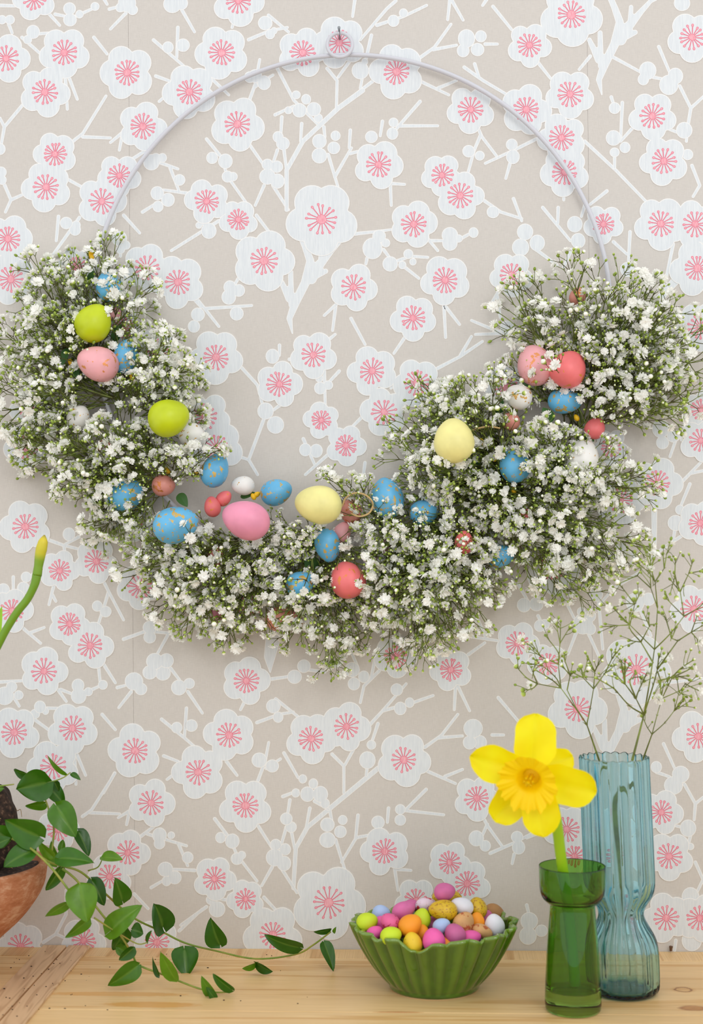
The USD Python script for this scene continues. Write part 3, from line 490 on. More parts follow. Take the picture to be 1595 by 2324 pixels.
nail = MB().add(*tube([a, a + (b - a) * .93, a + (b - a) * .94, b], [.0012, .0012, .0017, .0017], 10)); obj('nail', nail.get(), M['steel'], None, 40, label='small grey steel nail that holds the hoop\'s ring at the top', cat='nail')
obj('nail', MB().add(*tube([at(1522, 2158, -0.004), at(1522, 2153, -0.0045), at(1522.5, 2148, -0.005)], [0.0014, 0.0016, 0.0022], 8)).get(), plain('rusty_metal', (96, 66, 44), .6), None, 40, label='tiny brown pin standing at the foot of the wall, right of the blue vase', cat='nail')
for pp, y in ((((776, 1150), (785, 1130), (806, 1119), (830, 1124), (846, 1142), (838, 1164), (815, 1172), (796, 1165)), -.052), (((1068, 978), (1085, 972), (1110, 968), (1135, 972)), -.05)):
    obj('twine_loop', tube(smooth_path([at(x, q, y) for x, q in pp], 6), 0.0011, 7), M['twine'], None, True, label='loop of jute twine right of the lying pale yellow egg' if pp[0][0] < 900 else 'bit of jute twine right of the standing pale yellow egg', cat='twine')

# ------------------------------------------------------------------ leaves
def leaf_mesh(base, tip, width, normal, heart=0.12, fold=0.25, curl=0.15, nu=13, nv=13, point=0.75, wave=0.0, seed=0):
    """leaf blade from base to tip, its face towards normal; returns vertices, faces, vein mask"""
    base, tip = np.asarray(base, float), np.asarray(tip, float); ax = tip - base; Lg = np.linalg.norm(ax); ax = ax / Lg
    n = unit(np.asarray(normal) - ax * np.dot(normal, ax)); sd = np.cross(n, ax)
    u = np.linspace(0, 1, nu)[:, None]; w = np.linspace(-1, 1, nv)[None, :]
    prof = np.sin(np.pi * np.clip(u, 0, 1) ** point) ** 0.75; prof[0] = 0.05; prof[-1] = 0.0
    rg = np.random.RandomState(seed); ph = rg.uniform(0, 6.28, 3)
    x = w * prof * width / 2 * np.sqrt(np.maximum(0.05, 1 - (fold * np.abs(w)) ** 2))
    along = u * Lg - heart * Lg * np.abs(w) ** 1.6 * (1 - u) ** 1.5
    z = np.abs(w) * prof * width / 2 * fold - curl * Lg * (u - 0.45) ** 2 + wave * width * np.sin(5 * u + ph[0] + 2 * w) * np.abs(w)
    v = base + along[..., None] * ax + x[..., None] * sd + (z + 0 * x)[..., None] * n
    vein = np.zeros((nu, nv)); vein[:, nv // 2] = 0.22
    return v.reshape(-1, 3), grid_faces(nu, nv), vein.ravel()
CAMN = -FWD
def px_leaf(b, t, w, y, dy=0.0, tilt=0.0, lift=0.15, **kw):
    """leaf from the pixels of its base and tip; y = distance plane at the base, dy more at the tip; tilt turns its face sideways"""
    B, T = at(*b, y), at(*t, y + dy); s = scale_at(y)
    side = unit(np.cross(CAMN, T - B))
    nrm = CAMN + side * tilt + UP * lift
    return leaf_mesh(B, T, w * s / math.cos(math.atan(abs(tilt))), nrm, **kw)

SHORT = ['topmost blue egg of the left arm', 'upper lime egg', 'tiny pink egg behind upper lime one', 'large pale pink egg', 'blue egg beside large pale pink one', 'far left white egg', 'lower lime egg', 'white egg behind the lower lime egg', 'blue egg at the left bend', 'small bare white egg',
 'blue egg left of lying yellow one', 'lying yellow egg', 'rose pink egg', 'largest blue egg', 'veiled blue egg of the left arm', 'small salmon egg of the left arm', 'lower of the paired coral eggs', 'upper of the paired coral eggs', 'dull pink egg of the left arm', 'blue egg under the lying yellow egg',
 'blue egg at the bottom', 'coral red egg at the bottom', 'salmon egg by the twine', 'peeping pale pink egg', 'large blue egg by the twine', 'blue egg right of the twine', 'standing yellow egg', 'small coral egg on the lower right', 'blue egg at the lower right edge', 'pink egg of the right arm',
 'coral egg of the right arm', 'small white egg of the right arm', 'blue egg under right arm\'s coral one', 'small salmon egg of the right arm', 'coral egg on the right outer edge', 'large white egg', 'blue egg left of large white one', 'hidden coral egg under large white one', 'dim pink egg of right arm\'s top', 'peach egg',
 'white egg right of the peach egg', 'dim rose egg at the lower left', 'brownish egg below the largest blue egg']
def near_egg(x, y):
    k = min(range(len(WREATH_EGGS)), key=lambda i: math.hypot(x - WREATH_EGGS[i][0], y - WREATH_EGGS[i][1])); dx, dy = x - WREATH_EGGS[k][0], y - WREATH_EGGS[k][1]; dist = math.hypot(dx, dy)
    side = ['right of', 'above right of', 'above', 'above left of', 'left of', 'below left of', 'below', 'below right of'][int(round(math.degrees(math.atan2(-dy, dx)) / 45)) % 8]
    how = 'over' if dist < 30 else ('just ' if dist < 70 else '' if dist < 120 else 'well ' if dist < 180 else 'far ') + side
    return f'{how} the {SHORT[k]}'
for (b, t, w, y) in (((258, 775), (275, 735), 24, -.02), ((200, 650), (212, 610), 18, -.016), ((152, 790), (140, 830), 20, -.03), ((170, 830), (176, 868), 18, -.03), ((405, 1120), (425, 1150), 26, -.03), ((545, 1128), (580, 1118), 16, -.022), ((720, 1290), (690, 1270), 40, -.03), ((1250, 960), (1232, 925), 32, -.034),
        ((1180, 870), (1200, 880), 22, -.03), ((1125, 940), (1140, 905), 26, -.03), ((1345, 1010), (1325, 985), 22, -.03), ((1090, 1048), (1050, 1052), 22, -.03), ((880, 1290), (840, 1310), 36, -.02), ((1265, 1085), (1240, 1070), 20, -.03), ((730, 1225), (705, 1250), 30, -.03), ((1010, 1260), (1060, 1268), 34, -.02)):
    v, f, vn = px_leaf(b, t, w, y, -.008, heart=0.0, fold=0.3)
    obj('garland_leaf', (v, f), M['dark_leaf'], None, True, label='dark green leaf ' + near_egg(*t), cat='leaf')
for (x, yy, d) in ((209, 572, .02), (207, 583, .02), (160, 822, .03), (300, 856, .04), (427, 945, .03), (380, 1068, .03), (583, 1122, .03), (575, 1127, .03), (446, 1076, .03), (458, 1204, .03), (640, 1326, .03), (718, 1322, .03), (1092, 1002, .04), (1120, 1040, .04), (1240, 842, .035), (1308, 948, .03), (1165, 1113, .03)):
    c = at(x, yy, -d); v, f = egg_mesh(c, 0.0042, 0.0030, UP * .5 + RIGHT * (0.8 if (x + yy) % 2 else -0.3), 10)
    obj('yellow_bud', (v, f), M['yellow_bud'], None, True, label=('upper yellow bud ' if yy == 572 else 'lower yellow bud ' if yy == 583 else 'right yellow bud ' if yy == 1122 else 'left yellow bud ' if x == 575 else 'tiny yellow bud ') + near_egg(x, yy), cat='bud')

# ------------------------------------------------------------------ baby's breath
def floret_mesh(r, rg):
    """a double floret facing +z: three whorls of notched petals"""
    mb = MB()
    for n, tilt, ln, wd, z0 in ((7, 8, 1.0, .66, 0.0), (6, 26, .84, .6, .10 * r), (5, 46, .62, .54, .17 * r)):
        off = rg.uniform(0, 6.28)
        for i in range(n):
            a = off + i * 2 * math.pi / n + rg.uniform(-.2, .2); t = math.radians(tilt + rg.uniform(-14, 14)); l = r * ln * rg.uniform(.85, 1.12); w = r * wd * rg.uniform(.85, 1.15); tw = rg.uniform(-.3, .3)
            u = np.array([.06, .55, 1.0])[:, None]; s = np.array([-1, 0, 1.0])[None, :]
            wid = np.array([.18, .85, .8])[:, None]
            rad = u * l - (u > .9) * (0.12 * l) * (1 - np.abs(s)) + 0 * s
            lat = s * wid * w / 2
            hh = 0.16 * l * (u ** 2) * (np.abs(s) * 1.0 - .3) + tw * lat * .5
            x = rad * math.cos(t) - hh * math.sin(t); z = rad * math.sin(t) + hh * math.cos(t) + z0
            v = np.stack([x * math.cos(a) - lat * math.sin(a), x * math.sin(a) + lat * math.cos(a), z], -1).reshape(-1, 3)
            mb.add(v, grid_faces(3, 3))
    return mb.get()
def bud_mesh(r, h, sides=6, white=0.4):
    """a bud along +z: green calyx below, its white tip above"""
    pr = [(0.001 * r, 0), (.62 * r, .10 * h), (r, .45 * h), (.92 * r, .68 * h), (.5 * r, .92 * h), (.02 * r, h)]
    v, f = lathe(pr, sides); z = v[:, 2] / h
    return v, f, np.clip((z - .45) * 2.2 * white + white * .25, 0, 1)
def calyx_mesh(r, h):
    v, f = lathe([(.25 * r, 0), (.8 * r, .35 * h), (1.0 * r, h)], 5); return v, f, np.full(len(v), .18)
def place(v, p, d, roll=0.0):
    x, y, z = frame(d); c, s = math.cos(roll), math.sin(roll); x, y = x * c + y * s, -x * s + y * c
    return v @ np.stack([x, y, z]) + p
class Sprig:
    def __init__(s, rg): s.rg = rg; s.stem = MB(); s.buds = MB(); s.flowers = []
    def seg(s, p, q, r0, r1, sag=0.0, n=4, sides=5):
        p, q = np.asarray(p, float), np.asarray(q, float); d = q - p; l = np.linalg.norm(d); a, b, _ = frame(d); k = s.rg.uniform(-1, 1) * .05 * l; k2 = s.rg.uniform(-1, 1) * .05 * l
        t = np.linspace(0, 1, n)[:, None]; w = np.sin(np.pi * t)
        pts = p + d * t + (a * k + b * k2) * w - np.array([0, 0, 1.0]) * sag * l * w
        s.stem.add(*tube(pts, np.linspace(r0, r1, n), sides, False)); return unit(pts[-1] - pts[-2])
    def node(s, p, d, r):
        """the small pointed bracts at a fork"""
        for k in range(2):
            a, b, dd = frame(d); an = s.rg.uniform(0, 6.28) + k * math.pi; o = a * math.cos(an) + b * math.sin(an)
            s.stem.add(*tube([p - dd * r * .5, p + (o * .7 + dd * .7) * r * 1.6, p + (o * .8 + dd) * r * 4.5], [r * 1.1, r * .7, r * .1], 4, False))
    def tip(s, p, d, kind, size=1.0):
        rg = s.rg
        if kind == 'flower':
            r = rg.uniform(.0052, .0075) * size; d = unit(unit(d) + np.array([rg.uniform(-.7, .7), rg.uniform(-.7, .7), rg.uniform(-.7, .7)]))
            v, f, a = calyx_mesh(r * .32, r * .5); s.buds.add(place(v, p - d * r * .15, d), f, a)
            m, f = floret_mesh(r, rg); s.flowers.append((place(m, p + d * r * .25, d, rg.uniform(0, 6)), f))
        elif kind == 'ball':      # a round white bud about to open
            r = rg.uniform(.0022, .0031) * size; v, f, a = bud_mesh(r, r * 2.1, 8, 1.0); a = np.clip(a * 1.4 + .15, 0, 1); a[v[:, 2] < r * .3] = .1; s.buds.add(place(v, p, d), f, a)
        else:
            r = rg.uniform(.0012, .0018) * size; v, f, a = bud_mesh(r, r * rg.uniform(2.3, 3.0), 6, rg.choice([.0, .2, .4, .8])); s.buds.add(place(v, p, d), f, a)
    def grow(s, p, d, l, r, level, pf=.36, flat=1.0):
        """dichotomous branching: each stem forks two or three times at a wide angle"""
        rg = s.rg; q = p + unit(d) * l; d2 = s.seg(p, q, r, r * .8, n=4 if l > .012 else 3, sides=5 if l > .02 else 4)
        if level <= 0 or l < .007:
            s.tip(q, d2, rg.choices(['flower', 'ball', 'bud'], [pf, .06, .94 - pf])[0]); return
        if l > .015: s.node(q, d2, r)
        a, b, dd = frame(d2); n = rg.choice([2, 3, 3] if level > 2 else [2, 2, 3]); a0 = rg.uniform(0, 6.28)
        for k in range(n):
            an = a0 + k * 2 * math.pi / n + rg.uniform(-.4, .4); sp = math.tan(math.radians(rg.uniform(20, 42) if k or n == 2 else rg.uniform(5, 22)))
            nd = unit(dd + (a * math.cos(an) + b * math.sin(an)) * sp)
            s.grow(q, nd, l * rg.uniform(.52, .74), r * .74, level - 1, pf)
    def build(s, x, stem_mat):
        obj('stem', s.stem.get(), stem_mat, x, True)
        if s.buds.n: obj('buds', s.buds.get(), M['gyp_bud'], x, True, attr={'rim': s.buds.attr()}, kind='stuff', label='small green and white buds')
        for v, f in s.flowers: obj('flower', (v, f), M['gyp_petal'], x)

PROTO_LEN = [.095, .095, .12, .12, .12, .145, .145, .145, .17, .17, .17, .2, .2]
PF = [.34, .26, .36, .28, .22, .36, .28, .18, .34, .26, .16, .26, .16]
def make_proto(k):
    s = Sprig(random.Random(40 + k)); Lg = PROTO_LEN[k]; rg = s.rg; r = .00105
    # a loose panicle: the stem runs through and side branches leave it all the way up
    kx, ky = rg.uniform(-.1, .1) * Lg, rg.uniform(-.1, .1) * Lg
    axis = lambda f: np.array([kx * f * f + .012 * Lg * math.sin(7 * f), ky * f * f + .012 * Lg * math.sin(9 * f + 1), Lg * .72 * f])
    fs = np.linspace(0, 1, 9); s.stem.add(*tube([axis(f) for f in fs], np.linspace(r, r * .5, 9), 5, False))
    an = rg.uniform(0, 6.28)
    for f in (.30, .46, .60, .73, .86, 1.0):
        q = axis(f); d = unit(axis(f) - axis(f - .05)); s.node(q, d, r * (1 - .4 * f)); a, b, dd = frame(d)
        for j in range(rg.choice([1, 2, 2]) if f < 1 else 3):
            an += 2.4 + rg.uniform(-.5, .5); sp = math.tan(math.radians(rg.uniform(26, 52) if f < 1 else rg.uniform(8, 34)))
            s.grow(q, unit(dd + (a * math.cos(an) + b * math.sin(an)) * sp), Lg * rg.uniform(.15, .22) * (1.15 - .35 * f), r * .62, 2, PF[k])
    return s
protos = [make_proto(k) for k in range(len(PROTO_LEN))]
first = {}
def sprig_matrix(B, d, roll, sc):
    x, y, z = frame(d); c, s = math.cos(roll), math.sin(roll); x, y = x * c + y * s, -x * s + y * c
    return Gf.Matrix4d(*(x * sc), 0, *(y * sc), 0, *(z * sc), 0, *B, 1)
def put_sprig(B, T, roll, label, group, rg):
    d = T - B; Lg = np.linalg.norm(d); k = min(range(len(PROTO_LEN)), key=lambda i: abs(PROTO_LEN[i] - Lg) + rg.uniform(0, .022)); sc = max(.72, min(1.25, Lg / PROTO_LEN[k])); d = d / Lg
    x = UsdGeom.Xform.Define(stage, '/World/' + numbered('/World', 'flower_sprig'))
    x.AddTransformOp().Set(sprig_matrix(B, d, roll, sc)); tag(x, label, 'flower sprig', group)
    if k not in first: protos[k].build(x, M['gyp_stem']); first[k] = x.GetPath()
    else:
        x.GetPrim().GetReferences().AddInternalReference(first[k]); x.GetPrim().SetInstanceable(True)
FANS = [
 ('top of the wreath\'s left arm', (228, 830), '60,600 130,560 205,530 255,560 310,600 25,660 340,700 100,640 170,640 290,660'),
 ('outer left edge of the wreath', (260, 900), '10,720 -30,780 -10,860 60,700 120,700 185,710 -20,940 40,840 100,820 15,1010 70,920 60,780 130,870'),
 ('inner edge of the wreath\'s left arm', (290, 950), '390,745 440,790 455,860 350,770 425,890 465,950 285,820 330,850 230,790'),
 ('lower part of the wreath\'s left arm', (370, 1090), '30,1010 45,1080 140,1000 190,1060 165,1140 200,1200 220,950 280,980 215,1260 340,960 250,1110 480,990 120,1060 290,1060 240,1180 330,1180 400,1020'),
 ('bottom left of the wreath', (600, 1220), '255,1300 340,1390 400,1430 470,1420 510,1460 420,1330 350,1280 560,1400 300,1240 480,1320 610,1430 390,1250 520,1370 440,1270'),
 ('bottom centre of the wreath', (720, 1210), '640,1410 690,1465 740,1535 800,1470 620,1280 760,1380 680,1250 830,1390 560,1290 850,1290 590,1350 700,1340 780,1320 650,1200'),
 ('bottom right of the wreath', (960, 1150), '820,1240 850,1480 900,1450 960,1515 1010,1490 1060,1445 1105,1380 1150,1320 1080,1400 900,1320 980,1350 1050,1290 850,1340 1110,1300 870,1180 930,1240 1000,1230 920,1390 1030,1370 830,1170'),
 ('little tuft rising from the inner edge at the bottom of the wreath', (850, 1190), '750,1065 805,1085'),
 ('lower right of the wreath', (1110, 1110), '1220,1320 1300,1330 1345,1370 1385,1290 1480,1220 1400,1180 1500,1105 1460,1040 1250,1260 1180,1230 1300,1200 1100,1250 1050,1200 1150,1180 1230,1180 1320,1120 1260,1120 990,1190'),
 ('inner edge of the wreath\'s right side', (1190, 1120), '885,960 875,1040 955,890 960,860 1060,840 1030,900 900,1090 1100,960 980,1110 930,1000 1120,890 1010,1050 1060,1100 950,1060 1080,1040'),
 ('top of the wreath\'s right arm', (1310, 990), '1200,630 1260,610 1335,585 1380,605 1185,740 1210,690 1290,700 1430,640 1340,660 1240,790 1150,800 1310,760 1390,700'),
 ('middle of the wreath\'s right arm', (1290, 1130), '1235,950 1290,960 1195,1000 1275,1010 1330,1080 1240,1060 1200,1070'),
 ('outer right edge of the wreath', (1330, 970), '1485,630 1540,680 1600,730 1600,810 1590,890 1550,910 1480,760 1430,740 1500,840 1440,830 1400,780 1380,850 1400,900'),
]
def sprig_label(x, y):
    return 'gypsophila sprig ending ' + near_egg(x, y)
SEMI = [WREATH_EGGS[k] for k in (0, 1, 3, 4, 5, 8, 14, 19, 20, 21, 24, 27, 29, 30, 31, 32, 35, 36)]
BARE = [e for e in WREATH_EGGS if e[5] >= .07 or e[7].startswith('small clean white')]
PLACED = []
for where, base, tips in FANS:
    rg = random.Random(where)
    for t in tips.split():
        tx, ty = map(float, t.split(','))
        for rep in range(1 if 'tuft' in where or (('outer' in where or 'top of' in where) and rg.random() < .65) else 2):
            jx, jy = (rg.uniform(-12, 12), rg.uniform(-12, 12)) if rep == 0 else (rg.uniform(-45, 45), rg.uniform(-45, 45))
            # base: part of the way along, so that each sprig keeps a natural length
            dx, dy = tx + jx - base[0], ty + jy - base[1]; dist = math.hypot(dx, dy); keep = min(dist, rg.uniform(230, 400))
            if rep: keep *= .8; dx, dy = dx * .86, dy * .86
            bx, by = base[0] + dx * (1 - keep / dist) + rg.uniform(-25, 25), base[1] + dy * (1 - keep / dist) + rg.uniform(-25, 25)
            ex, ey = base[0] + dx, base[1] + dy
            yb = -rg.uniform(.014, .036); yt = -rg.uniform(.028, .070)
            for e in BARE:           # the eggs that lie on top: the sprigs run behind them
                if any(math.hypot(bx + (ex - bx) * f - e[0], by + (ey - by) * f - e[1]) < e[2] * 1.05 for f in np.linspace(.25, 1, 9)): yb, yt = -.014, -.026
            for e in SEMI:
                if any(math.hypot(bx + (ex - bx) * f - e[0], by + (ey - by) * f - e[1]) < e[2] for f in np.linspace(.3, 1.1, 9)) and rg.random() < .7: yb, yt = -.012, -.024
            lab = sprig_label(ex, ey)
            PLACED.append([ey, lab, at(bx, by, yb), at(ex, ey, yt), rg.uniform(0, 6.28), rg])
ORD = {2: ['upper', 'lower'], 3: ['highest', 'middle', 'lowest'], 4: ['highest', 'second-highest', 'second-lowest', 'lowest'], 5: ['highest', 'second-highest', 'middle', 'second-lowest', 'lowest']}
for p in PLACED:
    same = sorted(q[0] for q in PLACED if q[1] == p[1]); k = same.index(p[0])
    lab = p[1] if len(same) == 1 else (ORD[len(same)][k] if len(same) in ORD else f'{["highest", "second-highest", "third-highest", "fourth-highest", "fifth-highest", "sixth-highest", "seventh-highest", "eighth-highest"][min(k, 7)]}') + ' ' + p[1]
    put_sprig(p[2], p[3], p[4], lab, 'gypsophila sprigs of the wreath', p[5])

# ------------------------------------------------------------------ the three fresh sprigs in the blue vase
def vase_sprig(label, data, z0x, seed, r0, ydepth, inside, yvar=.012):
    """data: polylines in pixels of a zoom (3.584 from 1150,1220); the first is the main stem, 'x' ends without buds"""
    s = Sprig(random.Random(seed)); rg = s.rg; known = {}
    def P3(x, y):
        k = (round(x), round(y))
        for (kx, ky), v in known.items():
            if abs(kx - x) < 14 and abs(ky - y) < 14: return v
        known[k] = at(x / 3.584 + 1150, y / 3.584 + 1220, ydepth + rg.uniform(-yvar, yvar)); return known[k]
    for line, y in inside: s.stem.add(*tube(smooth_path([at(a, b, yy) for (a, b), yy in zip(line, y)], 5), r0 * .75, 6))
    first_pt = data[0][0]; known[first_pt] = at(first_pt[0] / 3.584 + 1150, first_pt[1] / 3.584 + 1220, ydepth)
    ends, starts = {}, set()
    for ln in data:
        for q in ln[:-1]: starts.add((round(q[0] / 14), round(q[1] / 14)))
    for n_, ln in enumerate(data):
        pts = [P3(*q) for q in ln]
        r = r0 if n_ == 0 else max(.00042, r0 * (.62 if ln[0][1] > 1000 else .5))
        s.stem.add(*tube(smooth_path(pts, 4), np.linspace(r, max(.0004, r * .62), 4 * (len(pts) - 1) + 1), 6))
        for a_, b_ in zip(pts[:-1], pts[1:]): s.node(b_, b_ - a_, r * .8)
        q = ln[-1]
        if any(abs(o[0] - q[0]) < 14 and abs(o[1] - q[1]) < 14 for l2 in data if l2 is not ln for o in l2[:-1] ) : continue
        d = unit(pts[-1] - pts[-2]); a, b, dd = frame(d)
        kind = rg.choices(['flower', 'ball', 'bud'], [.24, .16, .6])[0]; s.tip(pts[-1], d, kind, .98)
        for j in range(rg.choice([2, 3, 3, 4])):      # buds on short stalks around the end
            an = rg.uniform(0, 6.28); o = pts[-1] - dd * rg.uniform(.002, .022); dv = unit(dd + (a * math.cos(an) + b * math.sin(an)) * rg.uniform(.5, 1.1)); l = rg.uniform(.006, .016)
            dq = s.seg(o, o + dv * l, .0004, .0003, n=3, sides=4); s.tip(o + dv * l, dq, rg.choices(['flower', 'ball', 'bud'], [.08, .07, .85])[0], .95)
    x = thing('fresh_sprig', label, 'flower sprig'); s.build(x, M['fresh_stem'])
VY = -.157
A = [[(750, 1810), (650, 1520)], [(650, 1520), (545, 1370), (440, 1225)], [(650, 1520), (560, 1380), (490, 1240)], [(650, 1520), (675, 1400), (705, 1230)],
 [(440, 1225), (418, 1030)], [(418, 1030), (432, 860)], [(432, 860), (402, 705)], [(432, 860), (438, 690)], [(432, 870), (505, 740)], [(418, 1030), (420, 940), (320, 805)], [(418, 1030), (280, 970)], [(280, 970), (190, 905)], [(280, 970), (205, 865)], [(440, 1225), (250, 1190)], [(250, 1190), (160, 1140), (85, 1060)], [(250, 1190), (205, 1230), (140, 1240)], [(440, 1225), (370, 1160), (240, 1080)], [(440, 1220), (390, 1130), (225, 990)], [(240, 1185), (215, 1100), (230, 1030)],
 [(490, 1240), (515, 1120)], [(515, 1120), (455, 1050)], [(515, 1120), (540, 1100)], [(515, 1120), (460, 970)], [(705, 1230), (620, 1140)], [(620, 1140), (545, 1095)], [(620, 1140), (655, 1000)], [(620, 1140), (600, 1050)], [(705, 1230), (715, 1090)], [(715, 1090), (680, 1055)], [(715, 1090), (765, 985)], [(715, 1090), (660, 975)], [(705, 1230), (800, 1100)], [(800, 1100), (855, 985)], [(855, 985), (915, 910)], [(855, 985), (850, 925)], [(800, 1100), (845, 1080)]]
B = [[(1020, 1810), (1115, 1440)], [(1115, 1440), (1160, 1180), (1200, 910)], [(1115, 1440), (1190, 1200), (1225, 1070)], [(1200, 910), (1215, 740), (1225, 570)], [(1225, 570), (1205, 360)], [(1115, 1430), (1000, 1370), (900, 1260)], [(900, 1260), (860, 1220), (740, 1150)], [(1115, 1430), (1050, 1310)], [(1050, 1310), (960, 1190)], [(960, 1190), (930, 1010)], [(960, 1190), (890, 1120)], [(1050, 1310), (1070, 1250), (1160, 1050)], [(960, 1190), (960, 1010)], [(1050, 1310), (1000, 1160), (1095, 1130)],
 [(1200, 910), (1000, 710)], [(1000, 710), (860, 570)], [(860, 570), (780, 550)], [(860, 570), (840, 545)], [(1000, 710), (850, 720)], [(850, 720), (780, 725)], [(1000, 710), (930, 650)], [(1000, 710), (1040, 540)], [(1040, 540), (940, 410)], [(940, 410), (910, 375)], [(1040, 540), (1085, 450)], [(1040, 540), (945, 535)], [(1190, 1020), (1090, 850)], [(1090, 850), (1000, 740), (1000, 620)], [(1090, 850), (1160, 720)], [(1160, 720), (1150, 660)], [(1160, 720), (1115, 620)], [(1090, 850), (1005, 840)],
 [(1225, 1070), (1310, 950), (1390, 840)], [(1390, 840), (1500, 770), (1620, 700)], [(1390, 840), (1340, 820)], [(1340, 820), (1295, 670), (1270, 620)], [(1340, 820), (1375, 740)], [(1200, 910), (1330, 780), (1440, 640)], [(1440, 640), (1560, 570), (1640, 480)], [(1440, 640), (1425, 540), (1410, 440)], [(1410, 440), (1365, 320)], [(1365, 320), (1370, 190)], [(1410, 440), (1335, 350)], [(1410, 440), (1480, 290)], [(1480, 290), (1510, 200)], [(1480, 290), (1590, 270)], [(1365, 320), (1330, 450)], [(1500, 770), (1560, 840)], [(1500, 770), (1545, 640)], [(1440, 640), (1360, 560), (1300, 500)],
 [(1225, 1090), (1250, 1160)], [(1250, 1160), (1340, 1140)], [(1340, 1140), (1500, 1065)], [(1340, 1140), (1420, 1060), (1510, 1000)], [(1340, 1140), (1460, 1125)], [(1250, 1160), (1250, 1310)], [(1225, 1070), (1235, 965)], [(1225, 1080), (1280, 990)],
 [(1225, 570), (1170, 410)], [(1170, 410), (1060, 310)], [(1060, 310), (920, 380)], [(1170, 410), (1165, 270)], [(1060, 310), (1090, 250), (1030, 210)], [(1205, 360), (1150, 280), (1040, 190)], [(1205, 360), (1170, 250)], [(1170, 250), (1110, 70)], [(1170, 250), (1160, 65)], [(1205, 360), (1280, 250)], [(1280, 250), (1300, 130)], [(1300, 130), (1340, 70)], [(1280, 250), (1270, 140)], [(1170, 250), (1210, 150)], [(1110, 70), (1045, 30)], [(1205, 360), (1240, 300)]]
C = [[(1110, 1795), (1180, 1600)], [(1180, 1600), (1220, 1450), (1260, 1310)], [(1260, 1310), (1340, 1150)], [(1260, 1310), (1420, 1240)], [(1420, 1240), (1540, 1130)], [(1420, 1240), (1450, 1190)], [(1180, 1600), (1280, 1510), (1360, 1410)], [(1360, 1410), (1400, 1260)], [(1400, 1260), (1440, 1200)], [(1400, 1260), (1385, 1160)], [(1360, 1410), (1480, 1335)], [(1360, 1410), (1430, 1310)], [(1180, 1600), (1140, 1540), (1105, 1460)], [(1260, 1310), (1240, 1180)], [(1400, 1260), (1490, 1290)], [(1440, 1200), (1570, 1250)]]
vase_sprig('fresh baby\'s breath sprig leaning left out of the blue vase', A, None, 1, .00115, VY, [([(1359, 1725), (1382, 1775), (1394, 1824), (1398, 1950), (1401, 2092)], [VY] * 5)])
vase_sprig('tall fresh baby\'s breath sprig with the thickest stem in the blue vase', B, None, 2, .0014, VY - .004, [([(1434.6, 1725), (1421, 1780), (1408, 1827), (1409, 1900), (1411, 1965)], [VY - .004] * 5)])
vase_sprig('short fresh baby\'s breath sprig in the blue vase, forking just above its rim', C, None, 3, .00095, VY + .006, [([(1459.7, 1721), (1445, 1775), (1434, 1835), (1432, 1900)], [VY + .006] * 4)])

# ------------------------------------------------------------------ blue ribbed vase
def table_d(row): return H * F / (row - ROW0)          # distance along the view axis of a table point in that pixel row
vb = on_table(1417, 2252)
S = 0.4586e-3
prof = [(0.0, .0), (58, .0), (70, .0012), (77, .0045), (80, .010), (81, .022), (81, .038), (80, .047), (77, .0545), (71, .0615), (62, .069), (54, .076), (51, .0815), (53, .087), (60, .093), (68, .0985), (75, .1045), (79, .112), (80, .122), (80, .16), (79.5, .20), (79, .236), (79.5, .2420), (78, .2440),
        (75, .2438), (74.4, .24), (74.5, .20), (75, .16), (75, .123), (74, .114), (70, .1065), (63, .1005), (55, .095), (48, .089), (46, .0815), (49, .0745), (57, .067), (66, .0597), (72, .0525), (75, .0455), (76, .037), (76, .022), (75, .011), (68, .0062), (50, .0046), (0.0, .0046)]
prof = np.array(prof, float); prof[:, 0] *= S
# refine the profile so that the curves are smooth
def refine(pr, k=3):
    q = np.asarray(pr); out = smooth_path(np.c_[q, np.zeros(len(q))], k)[:, :2]; out[:, 0] = np.maximum(out[:, 0], 0.0); return out
NR = 22
def flute(th, R, Z):
    amt = np.clip((Z - .003) / .01, 0, 1) * np.clip((R - .012) / .01, 0, 1)
    w = np.abs(np.cos(NR * th / 2 + .25)) ** .65
    top = .0007 * np.clip((Z - .235) / .009, 0, 1) * (np.cos(NR * th + .5))
    out = np.array([1.15 if k < OUT else .72 for k in range(R.shape[0])])[:, None]
    return R * (1 - .075 * amt * out * (1 - w)), Z + top
OUT = 24 * 3
v, f = lathe(refine(prof, 3), 22 * 12, flute)
lean = np.array([-.010 / .245, 0, 0]); v = v + v[:, 2:3] * lean * .9
bv = thing('blue_vase', 'tall ribbed blue glass vase with a pinched waist, holding the fresh white sprigs', 'vase', vb)
obj('vessel', (v, f), M['glass_blue'], bv, 32)

# ------------------------------------------------------------------ green vase and daffodil
gb = on_table(1300.5, 2292)
G = 0.4415e-3
prof = [(0, 0), (52, 0), (60, .0012), (63, .004), (63.5, .012), (62, .030), (58, .062), (54, .085), (51.5, .098), (50.8, .1035), (53, .1062), (60, .1085), (68, .1125), (73, .119), (74.5, .128), (75, .1425), (74.2, .1436), (73.2, .1430),
        (72.5, .128), (70.5, .120), (65, .1145), (57, .1110), (49, .1088), (46.5, .1040), (47.5, .098), (50, .085), (54, .062), (57.5, .034), (57, .0245), (50, .0205), (0, .0195)]
prof = np.array(prof, float); prof[:, 0] *= G
v, f = lathe(refine(prof, 3), 96)
gv = thing('green_vase', 'small bottle green glass bulb vase with a cupped neck, holding the daffodil', 'vase', gb)
obj('vessel', (v, f), M['glass_green'], gv, True)

